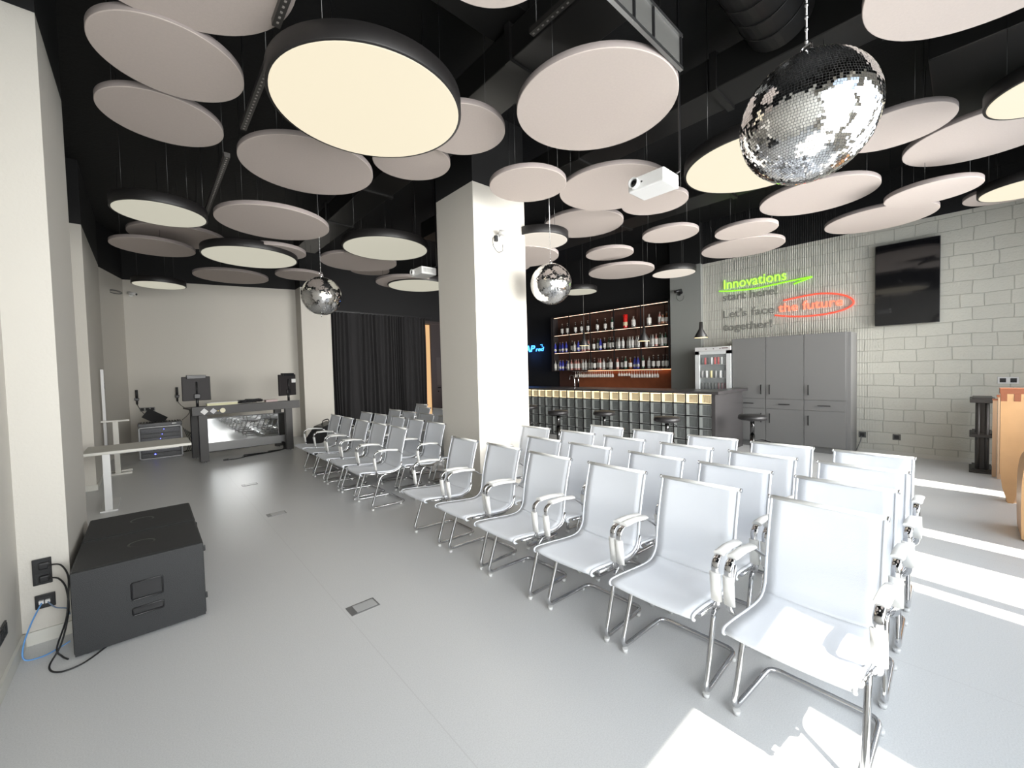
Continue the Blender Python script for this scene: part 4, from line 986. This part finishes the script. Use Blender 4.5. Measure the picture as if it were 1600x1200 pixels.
tag(wall_text('raised_lettering', 'together!', (9.324, 3.54, 2.325), .92, .205, M_let, None, .002, .004), 'grey raised word together! above the left grey cabinet', 'lettering')
t = thing('red_sign', 'red neon words the future inside an open red ring on the brick wall', 'neon sign', (xw, 2.51, 2.6))
wall_text('lettering', 'the future', (xw, 2.51, 2.602), 1.0, .165, M_rnc, t, .001, .010)
stroke('ring', [(2.421, 2.815), (2.2, 2.84), (1.95, 2.86), (1.72, 2.845), (1.5, 2.78), (1.38, 2.69), (1.37, 2.60), (1.5, 2.52), (1.75, 2.475), (2.06, 2.471), (2.3, 2.495), (2.567, 2.547)], .014, M_rn, t)

# ------------------------------------------------------------------ wall sockets on the brick wall
t = socket('black wall socket with a plugged-in cable right of the cabinets', (9.33, 1.24, .31), (0, 1, 0), (-1, 0, 0), 1, 1, .10, mat('grey_socket_frame', (.10, .10, .095), .5), M_blackp)
socket('black round-hole wall socket low on the brick wall, right of the plugged one', (9.33, .80, .31), (0, 1, 0), (-1, 0, 0), 1, 1, .10, mat('grey_socket_frame', (.10, .10, .095), .5), M_blackp)
socket('white-framed double socket on the brick wall above the wooden furniture', (9.33, -.38, 1.265), (0, 1, 0), (-1, 0, 0), 2, 1, .10, M_glide)
cable('grey cable drooping from the brick wall socket towards the cabinets', [(9.30, 1.25, .29), (9.27, 1.26, .2), (9.24, 1.29, .1), (9.18, 1.31, .02)], .006, mat('grey_cable', (.12, .12, .12), .5))

# ------------------------------------------------------------------ security cameras
def seccam(label, loc, rz, aim=0, col=M_glide, loop=True):
    t = thing('security_camera', label, 'camera', loc, rz, 'security cameras')     # local -Y points away from the wall
    bm = B(); cyl(bm, (0,0,0), (0,-.03,0), .035, n=18); cyl(bm, (0,-.03,0), (0,-.09,.02), .012, n=10); obj('wall_bracket', bm, col, t)
    bm = B(); d = Vector((math.sin(aim), -math.cos(aim), -.25)).normalized(); p = Vector((0,-.10,.03)); cyl(bm, p-d*.05, p+d*.12, .032, n=18); o = obj('camera_body', bm, col, t)
    bm = B(); cyl(bm, p+d*.118, p+d*.124, .024, n=16); obj('lens', bm, M_blackp, t)
    if loop: bm = B(); tube(bm, spline([(-.03,-.01,0), (-.09,-.02,-.03), (-.10,-.03,-.12), (-.03,-.03,-.19), (.05,-.03,-.16), (.06,-.02,-.08)], 6), .004, 6); box(bm, -.06, -.02, -.03, -.0, -.06, .01); obj('cable_loop', bm, M_cable, t)
seccam('white security camera with a looped black cable on the column', (3.33, 3.92, 3.25), 0, .9)
seccam('black security camera with cable loop on the grey pier right of the bar', (9.2, 4.40, 3.27), -PI/2, -.5, M_blackp)
seccam('white security camera near the back left corner under the ceiling', (-.17, yback(-.17), 3.50), 0, .9, M_glide, False)
bm = B(); tube(bm, [(-.40+.10*math.cos(a*PI/8), 12.0+.10*math.cos(a*PI/8), 3.46+.035*math.sin(a*PI/8)) for a in range(16)], .008, 6, closed=True); tube(bm, [(-.41+.085*math.cos(a*PI/8), 11.98+.085*math.cos(a*PI/8), 3.45+.03*math.sin(a*PI/8)) for a in range(16)], .006, 6, closed=True)
tag(obj('cable_coil', bm, mat('grey_cable', (.12, .12, .12), .5)), 'flat coil of grey cable hung on the wall left of the corner camera', 'cable')

# ------------------------------------------------------------------ wooden furniture at the right edge
t = thing('display_pedestal', 'dark carved pedestal with three ledges, left of the plywood furniture', 'pedestal', (8.72, -.14, 0))
Mp = mat('dark_painted_wood', (.035, .032, .03), .45)
bm = B(); box(bm, -.10, .30, -.055, .075, .05, .98); obj('shaft', bm, Mp, t)
for z0, z1, nm in ((0, .05, 'base_ledge'), (.50, .56, 'middle_ledge'), (.98, 1.05, 'top_ledge')):
    bm = B(); box(bm, -.17, .36, -.11, .13, z0, z1-.02, bevel=.006); box(bm, -.14, .33, -.085, .105, z1-.025, z1+.01 if nm == 'base_ledge' else z1-.0, bevel=.004); obj(nm, bm, Mp, t)
bm = B(); cyl(bm, (-.13, -.03, .05), (-.13, -.03, .98), .018, n=12); cyl(bm, (-.13, .05, .05), (-.13, .05, .98), .018, n=12); parts('front_rod', bm, Mp, t)
t = thing('wooden_board', 'pale wooden board standing between the dark pedestal and the plywood cabinet', 'board', (8.3, -.30, 0))
onebox('board_panel', (0, .04, -.12, .045, 0, 1.08), M_woodlight, t, .004); onebox('board_edge', (-.006, .046, -.13, .055, 1.08, 1.11), M_wooddark, t)
t = thing('slat_board', 'second pale wooden slat beside the pedestal, slightly lower', 'board', (8.42, -.235, 0)); onebox('slat_panel', (0, .03, -.02, .02, 0, 1.03), M_woodlight, t); onebox('slat_cap', (-.004, .034, -.025, .025, 1.03, 1.05), M_wooddark, t)
t = thing('plywood_cabinet', 'tall plywood cabinet with finger-jointed dark top at the right edge', 'cabinet', (7.0, -.235, 0))
bm = B(); prism(bm, [(0, 0, 1.16), (0, 0, .36), (0, -.02, .16), (0, -.06, .0), (0, -.10, 0), (0, -.13, .14), (0, -.15, .30), (0, -.75, .30), (0, -.75, 1.16)][::-1], (.03, 0, 0)); obj('front_panel', bm, M_wood, t)
bm = B(); box(bm, .03, .14, -.75, -.0, .30, 1.19); obj('back_panel', bm, M_wood, t)
bm = B(); box(bm, -.006, .15, -.76, .008, 1.20, 1.26, bevel=.004)
for k in range(8): box(bm, -.005, .03, -.045-k*.095, .0-k*.095, 1.12, 1.21)
obj('top_board', bm, M_wooddark, t)
bm = B()
for k in range(8): box(bm, -.004, .03, -.092-k*.095, -.046-k*.095, 1.155, 1.20)
parts('joint_finger', bm, M_wood, t)
onebox('inner_foot', (.03, .14, -.13, -.05, .0, .30), M_woodlight, t)
t = thing('plywood_bench', 'curved plywood bench end in front of the plywood cabinet, cut by the right edge', 'bench', (5.6, -.36, 0))
bm = B(); out = []; 
pts = spline([(0, .045, .02), (0, .05, .3), (0, .045, .55), (0, .02, .70), (0, -.05, .77), (0, -.2, .80), (0, -.5, .80)], 5)
inn = spline([(0, -.45, .76), (0, -.2, .765), (0, -.07, .73), (0, -.01, .66), (0, .01, .5), (0, .018, .3), (0, .005, 0)], 5)
prism(bm, pts+inn, (.5, 0, 0)); obj('bent_side', bm, M_wood, t)
bm = B(); box(bm, 0, .5, -.5, -.45, 0, .80); box(bm, .02, .48, -.45, .0, .38, .41); obj('inner_shelf', bm, M_woodlight, t)
